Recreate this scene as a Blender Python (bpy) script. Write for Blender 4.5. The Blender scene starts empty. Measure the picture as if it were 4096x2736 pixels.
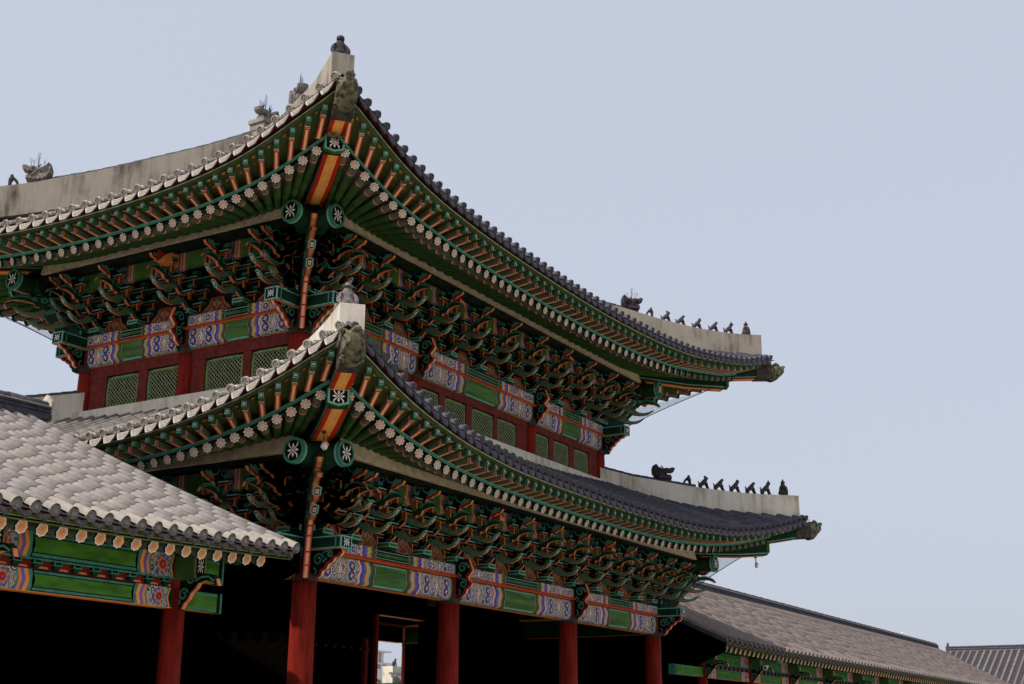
import bpy, math, random
import numpy as np
from mathutils import Vector, Matrix
random.seed(7)
SC = bpy.context.scene
COL = SC.collection
R = math.radians

# ------------------------------------------------------------------ camera
az, pitch, roll = 0.533224, 0.294539, 0.00640860
fw = Vector((math.cos(az)*math.cos(pitch), math.sin(az)*math.cos(pitch), math.sin(pitch)))
rt = Vector((math.sin(az), -math.cos(az), 0))
up = rt.cross(fw)
rt, up = math.cos(roll)*rt + math.sin(roll)*up, -math.sin(roll)*rt + math.cos(roll)*up
cd = bpy.data.cameras.new('camera')
cam = bpy.data.objects.new('camera', cd)
COL.objects.link(cam)
M = Matrix((rt, up, -fw)).transposed().to_4x4()
M.translation = Vector((-22.1444, -18.2491, 1.6497))
cam.matrix_world = M
cd.sensor_width = 36.0
cd.lens = 5213.56/4096*36
cd.clip_start = 0.1
cd.clip_end = 3000
SC.camera = cam

# ------------------------------------------------------------------ sky, sun, exposure
SUN_EL, SUN_X, SUN_Y = R(47), -0.90, 0.44
world = bpy.data.worlds.new('World')
SC.world = world
world.use_nodes = True
wn, wl = world.node_tree.nodes, world.node_tree.links
wn.clear()
wo = wn.new('ShaderNodeOutputWorld')
bg = wn.new('ShaderNodeBackground')
sky = wn.new('ShaderNodeTexSky')
sky.sky_type = 'NISHITA'
sky.sun_disc = False
sky.sun_elevation = SUN_EL
sky.sun_rotation = math.atan2(SUN_X, SUN_Y)
sky.air_density = 1.0
sky.dust_density = 6.0
sky.ozone_density = 2.0
hz = wn.new('ShaderNodeMix')
hz.data_type = 'RGBA'
hz.inputs['Factor'].default_value = 0.72
hz.inputs['B'].default_value = (7.2, 7.75, 9.1, 1)      # pale hazy air over the whole sky
wl.new(sky.outputs[0], hz.inputs['A'])
wl.new(hz.outputs['Result'], bg.inputs[0])
bg.inputs[1].default_value = 0.1
wl.new(bg.outputs[0], wo.inputs[0])
sd = bpy.data.lights.new('sun', 'SUN')
sd.energy = 4.5
sd.angle = R(0.6)
sd.color = (1.0, 0.93, 0.84)
sun = bpy.data.objects.new('sun', sd)
COL.objects.link(sun)
hl = math.hypot(SUN_X, SUN_Y)
sv = Vector((SUN_X/hl*math.cos(SUN_EL), SUN_Y/hl*math.cos(SUN_EL), math.sin(SUN_EL)))
sun.rotation_euler = sv.to_track_quat('Z', 'Y').to_euler()
sun.location = (0, 0, 60)
SC.view_settings.view_transform = 'Standard'
SC.view_settings.look = 'None'
SC.view_settings.exposure = 0.0
SC.view_settings.gamma = 1.0
SC.cycles.max_bounces = 6
SC.cycles.diffuse_bounces = 4
SC.cycles.transparent_max_bounces = 8

# ------------------------------------------------------------------ materials
MATS = {}
def mat(name, col, rough=0.65, var=0.22, scale=5.0, stretch=None, bump=0.0, spec=0.06, hue=None):
    """plain surface with a noise that varies its paint a little"""
    m = bpy.data.materials.new(name)
    m.use_nodes = True
    n, l = m.node_tree.nodes, m.node_tree.links
    b = n['Principled BSDF']
    b.inputs['Roughness'].default_value = rough
    b.inputs['Specular IOR Level'].default_value = spec
    tc = n.new('ShaderNodeTexCoord')
    mp = n.new('ShaderNodeMapping')
    l.new(tc.outputs['Object'], mp.inputs[0])
    if stretch: mp.inputs['Scale'].default_value = stretch
    nz = n.new('ShaderNodeTexNoise')
    nz.inputs['Scale'].default_value = scale
    nz.inputs['Detail'].default_value = 5
    l.new(mp.outputs[0], nz.inputs[0])
    rp = n.new('ShaderNodeValToRGB')
    rp.color_ramp.elements[0].position = 0.3
    rp.color_ramp.elements[1].position = 0.7
    lo = [c*(1-var) for c in col]
    hi = [min(1, c*(1+var)) for c in col]
    if hue: hi = [min(1, c) for c in hue]
    rp.color_ramp.elements[0].color = (*lo, 1)
    rp.color_ramp.elements[1].color = (*hi, 1)
    l.new(nz.outputs[0], rp.inputs[0])
    l.new(rp.outputs[0], b.inputs['Base Color'])
    if bump:
        bp = n.new('ShaderNodeBump')
        bp.inputs['Strength'].default_value = bump
        bp.inputs['Distance'].default_value = 0.02
        l.new(nz.outputs[0], bp.inputs['Height'])
        l.new(bp.outputs[0], b.inputs['Normal'])
    MATS[name] = m
    return m

mat('green_bright', (.055, .165, .022), var=.4, scale=2.5, stretch=(1, 1, 3))
mat('green', (.050, .112, .030), var=.4, scale=2.5)
mat('green_soffit', (.080, .105, .036), var=.3, scale=2)
mat('green_beam', (.065, .15, .042), var=.4, scale=2.2, stretch=(.5, 1, 5))
mat('green_dark', (.010, .035, .016), var=.3)
mat('black', (.006, .006, .006), var=.3)
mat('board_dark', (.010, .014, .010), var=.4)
mat('interior', (.0025, .0015, .0012), var=.4, rough=1, spec=0)  # near-black: the shade inside is put into this colour
mat('rust', (.46, .13, .045), var=.25, scale=9)
mat('teal', (.050, .215, .15), var=.25, scale=9)
mat('teal_light', (.17, .42, .37), var=.2, scale=9)
mat('orange', (.85, .28, .055), var=.15, scale=3)
mat('salmon', (.66, .23, .11), var=.15, scale=9)
mat('pink', (.80, .44, .32), var=.1, scale=9)
mat('red', (.45, .025, .012), var=.2)
mat('red_board', (.16, .018, .010), var=.3)
mat('red_panel', (.20, .035, .022), var=.3, scale=12)
mat('red_column', (.18, .014, .008), var=.35, scale=4, stretch=(2.5, 2.5, .35), rough=.6)
mat('red_frame', (.135, .024, .019), var=.3, scale=6)
mat('white', (.80, .80, .75), var=.08)
mat('peach', (.86, .38, .22), var=.1)
mat('khaki', (.21, .175, .115), var=.3, scale=4)
mat('flame', (.95, .42, .17), var=.1, scale=6)
mat('ochre', (.96, .38, .075), var=.15, scale=4)
mat('purple', (.15, .12, .36), var=.15)
mat('blue', (.065, .075, .36), var=.25)
mat('lilac', (.70, .42, .46), var=.15)
mat('yellow', (.70, .33, .03), var=.2)
mat('brown', (.17, .06, .018), var=.3)
mat('olive', (.13, .12, .06), var=.3)
mat('fascia', (.16, .22, .045), var=.35, scale=3)
mat('cream', (.60, .50, .36), var=.25, scale=5, bump=.2)
mat('window_green', (.14, .22, .075), var=.3, scale=7)
mat('lattice', (.22, .25, .135), var=.3, scale=9)
mat('iron', (.05, .04, .036), var=.4, rough=.7)
mat('lead', (.060, .048, .042), var=.5, scale=7)
mat('tile_pan', (.05, .048, .056), var=.4, scale=4, rough=.8)
for k, c in enumerate([(.075, .074, .092), (.10, .096, .11), (.06, .06, .078), (.12, .11, .105)]):  # dark bluish tone: the right roof side's shade is put into the colour
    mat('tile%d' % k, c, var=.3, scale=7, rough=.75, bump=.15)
for k, c in enumerate([(.275, .247, .232), (.285, .255, .238), (.265, .240, .228), (.31, .28, .245)]):
    mat('pale_tile%d' % k, c, var=.16, scale=9, rough=.8, bump=.15)
for k, c in enumerate([(.175, .142, .13), (.182, .15, .137), (.168, .138, .128), (.195, .16, .145)]):
    mat('worn_tile%d' % k, c, var=.12, scale=3, rough=.8, bump=.1)
for k, c in enumerate([(.20, .185, .17), (.23, .21, .19), (.17, .16, .155)]):  # paler copy: sunlight on the left and back roof sides put into colour
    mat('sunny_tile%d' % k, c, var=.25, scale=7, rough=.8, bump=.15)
mat('tile_gap', (.03, .028, .03), var=.2)
mat('tile_end_shaded', (.085, .082, .10), var=.4, scale=20, rough=.8, bump=.4)  # dark copy for the right eaves, their shade put into the colour
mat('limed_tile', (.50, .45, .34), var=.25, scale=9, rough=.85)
mat('tile_end', (.38, .35, .32), var=.35, scale=22, rough=.8, bump=.5)  # pale copy: sun on the left and back tile ends put into colour
mat('tile_end_dark', (.15, .14, .135), var=.4, scale=20, rough=.8, bump=.4)
mat('tile_relief', (.27, .24, .20), var=.5, scale=35, rough=.85, bump=.8)
mat('tile_lip', (.40, .37, .37), var=.35, scale=28, rough=.8, bump=.8)  # pale lips of the left and back eaves, sun put into the colour
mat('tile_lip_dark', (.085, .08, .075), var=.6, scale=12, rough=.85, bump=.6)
mat('roof_statue', (.055, .047, .052), var=.5, scale=14, rough=.65, bump=.4)
mat('roof_statue_pale', (.17, .15, .15), var=.45, scale=14, rough=.75, bump=.4)
mat('spout_stone', (.045, .045, .027), var=.6, scale=8, rough=.85, bump=1.0, hue=(.21, .20, .13))
mat('steel', (.045, .035, .06), var=.2, rough=.5)
mat('grey_metal', (.35, .35, .36), var=.15, rough=.45)
mat('white_plastic', (.7, .7, .68), var=.05, rough=.5)
mat('lamp_green', (.10, .26, .20), var=.1, rough=.4)
mat('ground_sand', (.40, .36, .29), var=.12, scale=.8, rough=.95)
mat('paving', (.40, .38, .35), var=.15, scale=1.2, rough=.9)
mat('concrete_pale', (.55, .56, .58), var=.08, scale=.3)  # pale so the far tower fades: haze put into its colour
mat('glass_dark', (.20, .22, .25), var=.1, rough=.2)
mat('bark', (.10, .075, .05), var=.3)
mat('leaf_dry', (.16, .13, .08), var=.4, scale=2)
mat('leaf_pine', (.035, .055, .025), var=.4, scale=2)

def plaster_mat(name, base, stain, amount):
    m = bpy.data.materials.new(name); m.use_nodes = True
    n, l = m.node_tree.nodes, m.node_tree.links
    b = n['Principled BSDF']; b.inputs['Roughness'].default_value = .9; b.inputs['Specular IOR Level'].default_value = .15
    tc = n.new('ShaderNodeTexCoord')
    mp = n.new('ShaderNodeMapping'); mp.inputs['Scale'].default_value = (3.2, 3.2, .55)
    l.new(tc.outputs['Object'], mp.inputs[0])
    n1 = n.new('ShaderNodeTexNoise'); n1.inputs['Scale'].default_value = 1.6; n1.inputs['Detail'].default_value = 7; n1.inputs['Roughness'].default_value = .65
    l.new(mp.outputs[0], n1.inputs[0])
    n2 = n.new('ShaderNodeTexNoise'); n2.inputs['Scale'].default_value = .9; n2.inputs['Detail'].default_value = 6
    l.new(tc.outputs['Object'], n2.inputs[0])
    ad = n.new('ShaderNodeMath'); ad.operation = 'MULTIPLY_ADD'
    ad.inputs[1].default_value = .5
    l.new(n2.outputs[0], ad.inputs[0])
    ml = n.new('ShaderNodeMath'); ml.operation = 'MULTIPLY'; ml.inputs[1].default_value = .5
    l.new(n1.outputs[0], ml.inputs[0]); l.new(ml.outputs[0], ad.inputs[2])
    rp = n.new('ShaderNodeValToRGB')
    rp.color_ramp.elements[0].position = .5-amount; rp.color_ramp.elements[0].color = (*stain, 1)
    rp.color_ramp.elements[1].position = .52; rp.color_ramp.elements[1].color = (*base, 1)
    e = rp.color_ramp.elements.new(.62); e.color = (*[min(1, c*1.12) for c in base], 1)
    l.new(ad.outputs[0], rp.inputs[0]); l.new(rp.outputs[0], b.inputs['Base Color'])
    bp = n.new('ShaderNodeBump'); bp.inputs['Strength'].default_value = .25; bp.inputs['Distance'].default_value = .02
    l.new(n1.outputs[0], bp.inputs['Height']); l.new(bp.outputs[0], b.inputs['Normal'])
    MATS[name] = m
plaster_mat('plaster_old', (.275, .245, .205), (.055, .047, .038), .16)
plaster_mat('plaster_new', (.60, .555, .48), (.36, .325, .26), .12)

def painted_mat(name, scale, stops, freq=2.6, stretch=(1, 1, 1)):
    """dancheong arabesque: ringed cells in several paints"""
    m = bpy.data.materials.new(name); m.use_nodes = True
    n, l = m.node_tree.nodes, m.node_tree.links
    b = n['Principled BSDF']; b.inputs['Roughness'].default_value = .65; b.inputs['Specular IOR Level'].default_value = .06
    tc = n.new('ShaderNodeTexCoord'); mp = n.new('ShaderNodeMapping'); mp.inputs['Scale'].default_value = stretch
    l.new(tc.outputs['Object'], mp.inputs[0])
    v = n.new('ShaderNodeTexVoronoi'); v.inputs['Scale'].default_value = scale; v.inputs['Randomness'].default_value = .75
    l.new(mp.outputs[0], v.inputs['Vector'])
    a = n.new('ShaderNodeMath'); a.operation = 'MULTIPLY'; a.inputs[1].default_value = freq
    l.new(v.outputs['Distance'], a.inputs[0])
    sp = n.new('ShaderNodeSeparateColor'); l.new(v.outputs['Color'], sp.inputs[0])
    c = n.new('ShaderNodeMath'); c.operation = 'MULTIPLY_ADD'; c.inputs[1].default_value = .55
    l.new(sp.outputs[0], c.inputs[0]); l.new(a.outputs[0], c.inputs[2])
    f = n.new('ShaderNodeMath'); f.operation = 'FRACT'; l.new(c.outputs[0], f.inputs[0])
    rp = n.new('ShaderNodeValToRGB'); rp.color_ramp.interpolation = 'CONSTANT'
    els = rp.color_ramp.elements
    els[0].position = 0; els[0].color = (*stops[0], 1)
    els[1].position = 1/len(stops); els[1].color = (*stops[1], 1)
    for k in range(2, len(stops)):
        e = els.new(k/len(stops)); e.color = (*stops[k], 1)
    l.new(f.outputs[0], rp.inputs[0]); l.new(rp.outputs[0], b.inputs['Base Color'])
    MATS[name] = m
BL, LI, DG, WH, TE, SA, RE, YE = (.07, .08, .40), (.55, .52, .55), (.012, .05, .028), (.72, .68, .62), (.08, .27, .23), (.70, .30, .18), (.35, .03, .02), (.6, .3, .04)
painted_mat('flower_field', 6.5, [DG, TE, WH, SA, DG, BL, DG, TE, LI, YE, DG, WH], 2.2)
painted_mat('flower_field_dim', 7, [DG, BL, DG, SA, DG, BL, RE, DG, TE, DG], 2.0)
painted_mat('rafter_band', 16, [DG, TE, DG, SA, DG, RE, TE, DG], 2.4)
painted_mat('relief_vine', 14, [(.03, .10, .085), (.005, .008, .008), (.01, .02, .015), (.03, .10, .085), (.012, .03, .02)], 2.0)

def net_mat():
    m = bpy.data.materials.new('net_wire'); m.use_nodes = True
    n, l = m.node_tree.nodes, m.node_tree.links
    n.clear()
    o = n.new('ShaderNodeOutputMaterial'); mx = n.new('ShaderNodeMixShader'); tr = n.new('ShaderNodeBsdfTransparent'); df = n.new('ShaderNodeBsdfDiffuse')
    df.inputs[0].default_value = (.13, .13, .14, 1)
    uv = n.new('ShaderNodeUVMap')
    sep = n.new('ShaderNodeSeparateXYZ'); l.new(uv.outputs[0], sep.inputs[0])
    outs = []
    for k in (0, 1):
        f = n.new('ShaderNodeMath'); f.operation = 'FRACT'; l.new(sep.outputs[k], f.inputs[0])
        g = n.new('ShaderNodeMath'); g.operation = 'LESS_THAN'; g.inputs[1].default_value = .17; l.new(f.outputs[0], g.inputs[0]); outs.append(g)
    a = n.new('ShaderNodeMath'); a.operation = 'MAXIMUM'
    l.new(outs[0].outputs[0], a.inputs[0]); l.new(outs[1].outputs[0], a.inputs[1])
    l.new(a.outputs[0], mx.inputs[0]); l.new(tr.outputs[0], mx.inputs[1]); l.new(df.outputs[0], mx.inputs[2]); l.new(mx.outputs[0], o.inputs[0])
    MATS['net_wire'] = m
net_mat()

# ------------------------------------------------------------------ mesh builder
class MB:
    def __init__(s):
        s.v = []; s.f = []; s.m = []; s.mats = []; s.smooth = []
    def mi(s, name):
        if name not in s.mats: s.mats.append(name)
        return s.mats.index(name)
    def quad(s, pts, m, smooth=False):
        b = len(s.v); s.v.extend([tuple(p) for p in pts]); s.f.append(tuple(range(b, b+len(pts)))); s.m.append(s.mi(m)); s.smooth.append(smooth)
    def face(s, idx, m, smooth=False):
        s.f.append(tuple(idx)); s.m.append(s.mi(m)); s.smooth.append(smooth)
    def add(s, pts):
        b = len(s.v); s.v.extend([tuple(p) for p in pts]); return b
    def box(s, x0, x1, y0, y1, z0, z1, m, T=None, bottom=None, front=None):
        P = [Vector(p) for p in ((x0,y0,z0),(x1,y0,z0),(x1,y1,z0),(x0,y1,z0),(x0,y0,z1),(x1,y0,z1),(x1,y1,z1),(x0,y1,z1))]
        if T: P = [T @ p for p in P]
        b = s.add(P)
        for q, k in (((0,3,2,1), bottom or m), ((4,5,6,7), m), ((0,1,5,4), front or m), ((1,2,6,5), m), ((2,3,7,6), m), ((3,0,4,7), m)):
            s.face([b+i for i in q], k)
    def tube(s, pts, r, m, n=6, cap=True, smooth=True):
        """r: number or list"""
        pts = [Vector(p) for p in pts]; rs = r if isinstance(r, (list, tuple)) else [r]*len(pts)
        rings = []
        t = (pts[1]-pts[0]).normalized()
        u = t.cross(Vector((0, 0, 1)))
        if u.length < 1e-3: u = t.cross(Vector((1, 0, 0)))
        u.normalize()
        for k, p in enumerate(pts):
            a = pts[max(0, k-1)]; c = pts[min(len(pts)-1, k+1)]
            t = (c-a).normalized()
            u = (u - t*u.dot(t)).normalized(); w = t.cross(u)
            rings.append(s.add([p + rs[k]*(math.cos(2*math.pi*i/n)*u + math.sin(2*math.pi*i/n)*w) for i in range(n)]))
        for k in range(len(pts)-1):
            a, b = rings[k], rings[k+1]
            for i in range(n): s.face([a+i, a+(i+1) % n, b+(i+1) % n, b+i], m, smooth)
        if cap:
            s.face([rings[0]+i for i in range(n)][::-1], m); s.face([rings[-1]+i for i in range(n)], m)
    def extrude(s, poly, to3, th, side, edge, edge_down=None):
        """poly: 2-D outline; to3(a,b,c): plane coords a,b and thickness c -> point; th: (c0,c1); edges that look down take edge_down"""
        c0, c1 = th
        n = len(poly)
        A = s.add([to3(a, b, c0) for a, b in poly]); B = s.add([to3(a, b, c1) for a, b in poly])
        s.face([A+i for i in range(n)][::-1], side); s.face([B+i for i in range(n)], side)
        area = sum(poly[i][0]*poly[(i+1) % n][1]-poly[(i+1) % n][0]*poly[i][1] for i in range(n))
        for i in range(n):
            j = (i+1) % n
            da, db = poly[j][0]-poly[i][0], poly[j][1]-poly[i][1]
            nb = -da if area > 0 else da
            na = db if area > 0 else -db
            L_ = math.hypot(da, db) or 1
            k = edge_down if (edge_down and (nb/L_ < -.35 or na/L_ > .85)) else edge
            if edge_down and k == edge_down and abs(c1-c0) < .2:
                s.face([A+i, A+j, B+j, B+i], 'brown'); m_ = (c0+c1)/2; q_ = (c1-c0)*.30
                oa, ob = na/L_*.003, nb/L_*.003; (a0, b0), (a1, b1) = poly[i], poly[j]
                s.quad([to3(a0+oa, b0+ob, m_-q_), to3(a1+oa, b1+ob, m_-q_), to3(a1+oa, b1+ob, m_+q_), to3(a0+oa, b0+ob, m_+q_)], edge_down)
            else: s.face([A+i, A+j, B+j, B+i], k)
    def ribbon(s, pts, w, to3, c, m):
        """flat painted line along 2-D pts, width w, at thickness coordinate c"""
        P = [Vector(p) for p in pts]; L_ = []
        for k in range(len(P)):
            a = P[max(0, k-1)]; b = P[min(len(P)-1, k+1)]; t = b-a
            if t.length < 1e-9: t = Vector((1, 0))
            t.normalize(); nn = Vector((-t.y, t.x))*w/2
            L_.append((P[k]+nn, P[k]-nn))
        for k in range(len(P)-1):
            s.quad([to3(L_[k][0].x, L_[k][0].y, c), to3(L_[k+1][0].x, L_[k+1][0].y, c), to3(L_[k+1][1].x, L_[k+1][1].y, c), to3(L_[k][1].x, L_[k][1].y, c)], m)
    def poly(s, pts2, to3, c, m):
        s.quad([to3(a, b, c) for a, b in pts2], m)
    def disc(s, cx, cy, r, to3, c, m, n=16, wob=0, lobes=8, ph=0):
        s.quad([to3(cx+(r+wob*math.cos(lobes*(2*math.pi*i/n)))*math.cos(2*math.pi*i/n+ph), cy+(r+wob*math.cos(lobes*(2*math.pi*i/n)))*math.sin(2*math.pi*i/n+ph), c) for i in range(n)], m)
    def petals(s, cx, cy, r0, r1, w, n, to3, c, m, ph=0, sx=1, sy=1):
        for k in range(n):
            a = 2*math.pi*k/n+ph; ca, sa = math.cos(a), math.sin(a); rm = (r0+r1)/2*1.06
            q = [(r0, 0), (rm, -w/2), (r1, 0), (rm, w/2)]
            s.quad([to3(cx+(u*ca-v*sa)*sx, cy+(u*sa+v*ca)*sy, c) for u, v in q], m)
    def lathe(s, prof, ctr, m, n=12, smooth=True):
        rings = [s.add([(ctr[0]+r*math.cos(2*math.pi*i/n), ctr[1]+r*math.sin(2*math.pi*i/n), ctr[2]+z) for i in range(n)]) for r, z in prof]
        for a, b in zip(rings, rings[1:]):
            for i in range(n): s.face([a+i, a+(i+1) % n, b+(i+1) % n, b+i], m, smooth)
        s.face([rings[0]+i for i in range(n)][::-1], m); s.face([rings[-1]+i for i in range(n)], m)
    def ball(s, c, r, m, n=10, k=7, sc=(1, 1, 1)):
        rings = []
        for j in range(1, k):
            t = math.pi*j/k
            rings.append(s.add([(c[0]+sc[0]*r*math.sin(t)*math.cos(2*math.pi*i/n), c[1]+sc[1]*r*math.sin(t)*math.sin(2*math.pi*i/n), c[2]+sc[2]*r*math.cos(t)) for i in range(n)]))
        for a, b in zip(rings, rings[1:]):
            for i in range(n): s.face([a+i, b+i, b+(i+1) % n, a+(i+1) % n], m, True)
        s.face([rings[0]+i for i in range(n)], m, True); s.face([rings[-1]+i for i in range(n)][::-1], m, True)
    def mesh(s, name):
        me = bpy.data.meshes.new(name)
        me.from_pydata(s.v, [], s.f)
        for k in s.mats: me.materials.append(MATS[k])
        me.polygons.foreach_set('material_index', s.m)
        me.polygons.foreach_set('use_smooth', s.smooth)
        me.update()
        return me
    def build(s, name, parent=None, loc=None, rotz=None, mw=None):
        return place(s.mesh(name), name, parent, loc, rotz, mw)

def place(me, name, parent=None, loc=None, rotz=None, mw=None):
    o = bpy.data.objects.new(name, me); COL.objects.link(o)
    if parent: o.parent = parent
    if mw is not None: o.matrix_basis = mw
    if loc is not None: o.location = loc
    if rotz is not None: o.rotation_euler = (0, 0, rotz)
    return o
def tag(o, label=None, cat=None, group=None, kind=None):
    if label: o['label'] = label
    if cat: o['category'] = cat
    if group: o['group'] = group
    if kind: o['kind'] = kind
    return o
def empty(name, loc=(0, 0, 0), rotz=0):
    o = bpy.data.objects.new(name, None); COL.objects.link(o); o.location = loc; o.rotation_euler = (0, 0, rotz); o.empty_display_size = .2
    return o
def dup(o, parent=None, loc=None, rotz=None, mw=None):
    c = o.copy(); COL.objects.link(c)
    if parent is not None: c.parent = parent
    if mw is not None: c.matrix_basis = mw
    if loc is not None: c.location = loc
    if rotz is not None: c.rotation_euler = (0, 0, rotz)
    for ch in o.children: dup(ch, c)
    return c
def spiral(cx, cz, r, turns=1.25, a0=0.0, cw=1, n=14, r1=.25):
    return [(cx+r*(1-(1-r1)*k/n)*math.cos(a0+cw*turns*2*math.pi*k/n), cz+r*(1-(1-r1)*k/n)*math.sin(a0+cw*turns*2*math.pi*k/n)) for k in range(n+1)]

# ------------------------------------------------------------------ ground
g = MB()
g.quad([(-1500, -1500, 0), (1500, -1500, 0), (1500, 1500, 0), (-1500, 1500, 0)], 'ground_sand')
tag(g.build('ground'), kind='structure')
g = MB()
g.box(-30, 100, -1.6, 12, .002, .35, 'paving')
tag(g.build('stone_terrace'), kind='structure')

# ------------------------------------------------------------------ the gate: measures
L, W = 18.0, 10.02
class Tier: pass
U = Tier(); U.i, U.j = 1.066, 1.383; U.eX, U.eC, U.pe = 3.924, .855, 1.816; U.z0 = 13.54
U.ring = 10.953; U.plate = 11.52; U.base = 11.83; U.pz = 13.20; U.q = 1.1; U.rad = .225
U.near = ([0, .4, .8, 1.2, 1.6, 2.25, 3, 3.8, 4.8, 6.5], [.92, .80, .71, .63, .54, .37, .22, .12, .05, 0])
U.far = ([0, .6, 1.4, 2.4, 4.25, 6, 7.8, 9.4, 11.5], [1.32, 1.22, .95, .70, .41, .18, .07, .03, 0])
U.hipend = {'N': (3.1, 5.0), 'F': (14.9, 5.0), 'B': (3.1, 5.0), 'X': (14.9, 5.0)}
U.f = lambda t: .38*t+.008*t*t
B_ = Tier(); Lo = B_; Lo.i = Lo.j = 0.0; Lo.eX, Lo.eC, Lo.pe = 3.131, 1.076, 1.771; Lo.z0 = 7.77
Lo.ring = 4.887; Lo.plate = 5.53; Lo.base = 5.80; Lo.pz = 7.25; Lo.q = 1.1; Lo.rad = .27
Lo.near = ([0, .3, 1, 1.4, 1.8, 2.2, 2.6, 3.3, 4.1, 5, 5.8, 6.7, 8], [1.15, 1.06, .93, .82, .70, .62, .53, .39, .28, .17, .10, .05, 0])
Lo.far = ([0, .53, 1.57, 3.08, 4.2, 5.6, 7.9, 9.5], [1.30, 1.20, .92, .58, .38, .19, .03, 0])
Lo.hipend = {'N': (1.07, 1.38), 'F': (16.93, 1.38), 'B': (1.07, 8.64), 'X': (16.93, 8.64)}
Lo.f = lambda t: .36*t+.018*t*t
def lift(tab, d):
    return sum(float(np.interp(max(0, d+k), tab[0], tab[1])) for k in (-.35, 0, .35))/3
class Side:
    def __init__(s, T, name):
        s.T, s.name = T, name
        h = (L/2-T.i if name in 'RB' else W/2-T.j)+T.eX+T.eC
        s.mid = L/2 if name in 'RB' else W/2
        s.h = h; s.s0, s.s1 = s.mid-h, s.mid+h
        s.ta = T.near; s.tb = T.far if name == 'R' else T.near
        if name == 'E': s.ta = T.far
        s.tile = .39 if name in 'RB' else .435
    def over(s, t): return s.T.eX+s.T.eC*min(1.1, abs((t-s.mid)/s.h))**s.T.pe
    def pt(s, t, off, z=0.0):
        T = s.T; e = s.over(t)-off
        if s.name == 'R': return Vector((t, T.j-e, z))
        if s.name == 'B': return Vector((t, W-T.j+e, z))
        if s.name == 'L': return Vector((T.i-e, t, z))
        return Vector((L-T.i+e, t, z))
    def lf(s, t): return lift(s.ta, t-s.s0)+lift(s.tb, s.s1-t)
    def ze(s, t): return s.T.z0+s.lf(t)
    def tmax(s, t):
        T = s.T; HE = T.hipend
        # distance along the inward normal to the hip lines / top line
        e = s.over(t); ec = T.eX+T.eC
        if s.name in 'RB':
            top = (5.0-T.j+e) if T is U else (U.j-.30-T.j+e)
            kx = HE['N'][0]-s.s0; ky = (HE['N'][1]-(T.j-ec))
        else:
            top = (HE['N'][0]-T.i+e) if T is U else (U.i-.30-T.i+e)
            kx = (HE['N'][1]-s.s0) if T is U else (HE['N'][1]-s.s0); ky = HE['N'][0]-(T.i-ec)
        d = min(t-s.s0, s.s1-t)
        return max(.02, min(top, d*ky/kx-(ec-e)))
    def zr(s, t, u):
        T = s.T
        uu = u*(8.4/6.81) if (T is U and s.name in 'LE') else u
        k = max(0.0, 1-u/7.0); k = k*k*(3-2*k)
        return T.z0+T.f(uu)+s.lf(t)*k
    def inner(s, t):
        """where a fan rafter whose tip is at t aims on the column line"""
        T = s.T; a = T.i if s.name in 'RB' else T.j; b = (L if s.name in 'RB' else W)-a
        for e0, c0, sg in ((s.s0, a, 1), (s.s1, b, -1)):
            c1 = c0+sg*2.0
            if (c1-t)*sg > 0:
                return c0+sg*.1+(t-e0)/(c1-e0)*(c1-c0-sg*.1)
        return t

gate = tag(empty('palace_gate', (0, 0, 0)), 'two storey palace gate with painted eaves, red columns and curved grey tile roofs', 'gate')

# ------------------------------------------------------------------ roofs
def rib(mb, pts, nrm_side, r, mats, first=None, ST=.045):
    """row of half-round cover tiles along pts (from the eave up); each tile a little wider at its lower end"""
    prev = None; base_m = random.choice(mats)
    for k in range(len(pts)-1):
        a, b = pts[k], pts[k+1]
        t = (b-a).normalized(); side = (nrm_side - t*nrm_side.dot(t)).normalized(); n = side.cross(t)
        if n.z < 0: n = -n
        m = first if (first and k == 0) else (base_m if random.random() < .9 else random.choice(mats))
        ra, rb = r*(1+ST), r*(1-ST)
        A = mb.add([a+n*.3*ST*r+ra*(math.cos(math.pi*i/6)*side+math.sin(math.pi*i/6)*n*1.1) for i in range(7)])
        Bq = mb.add([b+rb*(math.cos(math.pi*i/6)*side+math.sin(math.pi*i/6)*n*1.1) for i in range(7)])
        for i in range(6): mb.face([A+i, A+i+1, Bq+i+1, Bq+i], m, True)
        if k: mb.face([A+i for i in range(7)][::-1], 'tile_gap')
def tile_end(mb, c, out, upv, r, m, relief):
    side = upv.cross(out).normalized()
    to3 = lambda a, b, k: c+side*a+upv*b+out*k
    n = 14
    A = mb.add([to3(r*math.cos(2*math.pi*i/n), r*math.sin(2*math.pi*i/n), -.05) for i in range(n)])
    Bq = mb.add([to3(r*math.cos(2*math.pi*i/n), r*math.sin(2*math.pi*i/n), .012) for i in range(n)])
    C_ = mb.add([to3(.74*r*math.cos(2*math.pi*i/n), .74*r*math.sin(2*math.pi*i/n), .012) for i in range(n)])
    D_ = mb.add([to3(.70*r*math.cos(2*math.pi*i/n), .70*r*math.sin(2*math.pi*i/n), -.006) for i in range(n)])
    for i in range(n):
        j = (i+1) % n
        mb.face([A+i, A+j, Bq+j, Bq+i], m, True); mb.face([Bq+i, Bq+j, C_+j, C_+i], m); mb.face([C_+i, C_+j, D_+j, D_+i], relief)
    mb.face([D_+i for i in range(n)], relief)
    mb.petals(0, 0, .06*r, .62*r, .3*r, 4, to3, .006, m, ph=.4)
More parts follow.
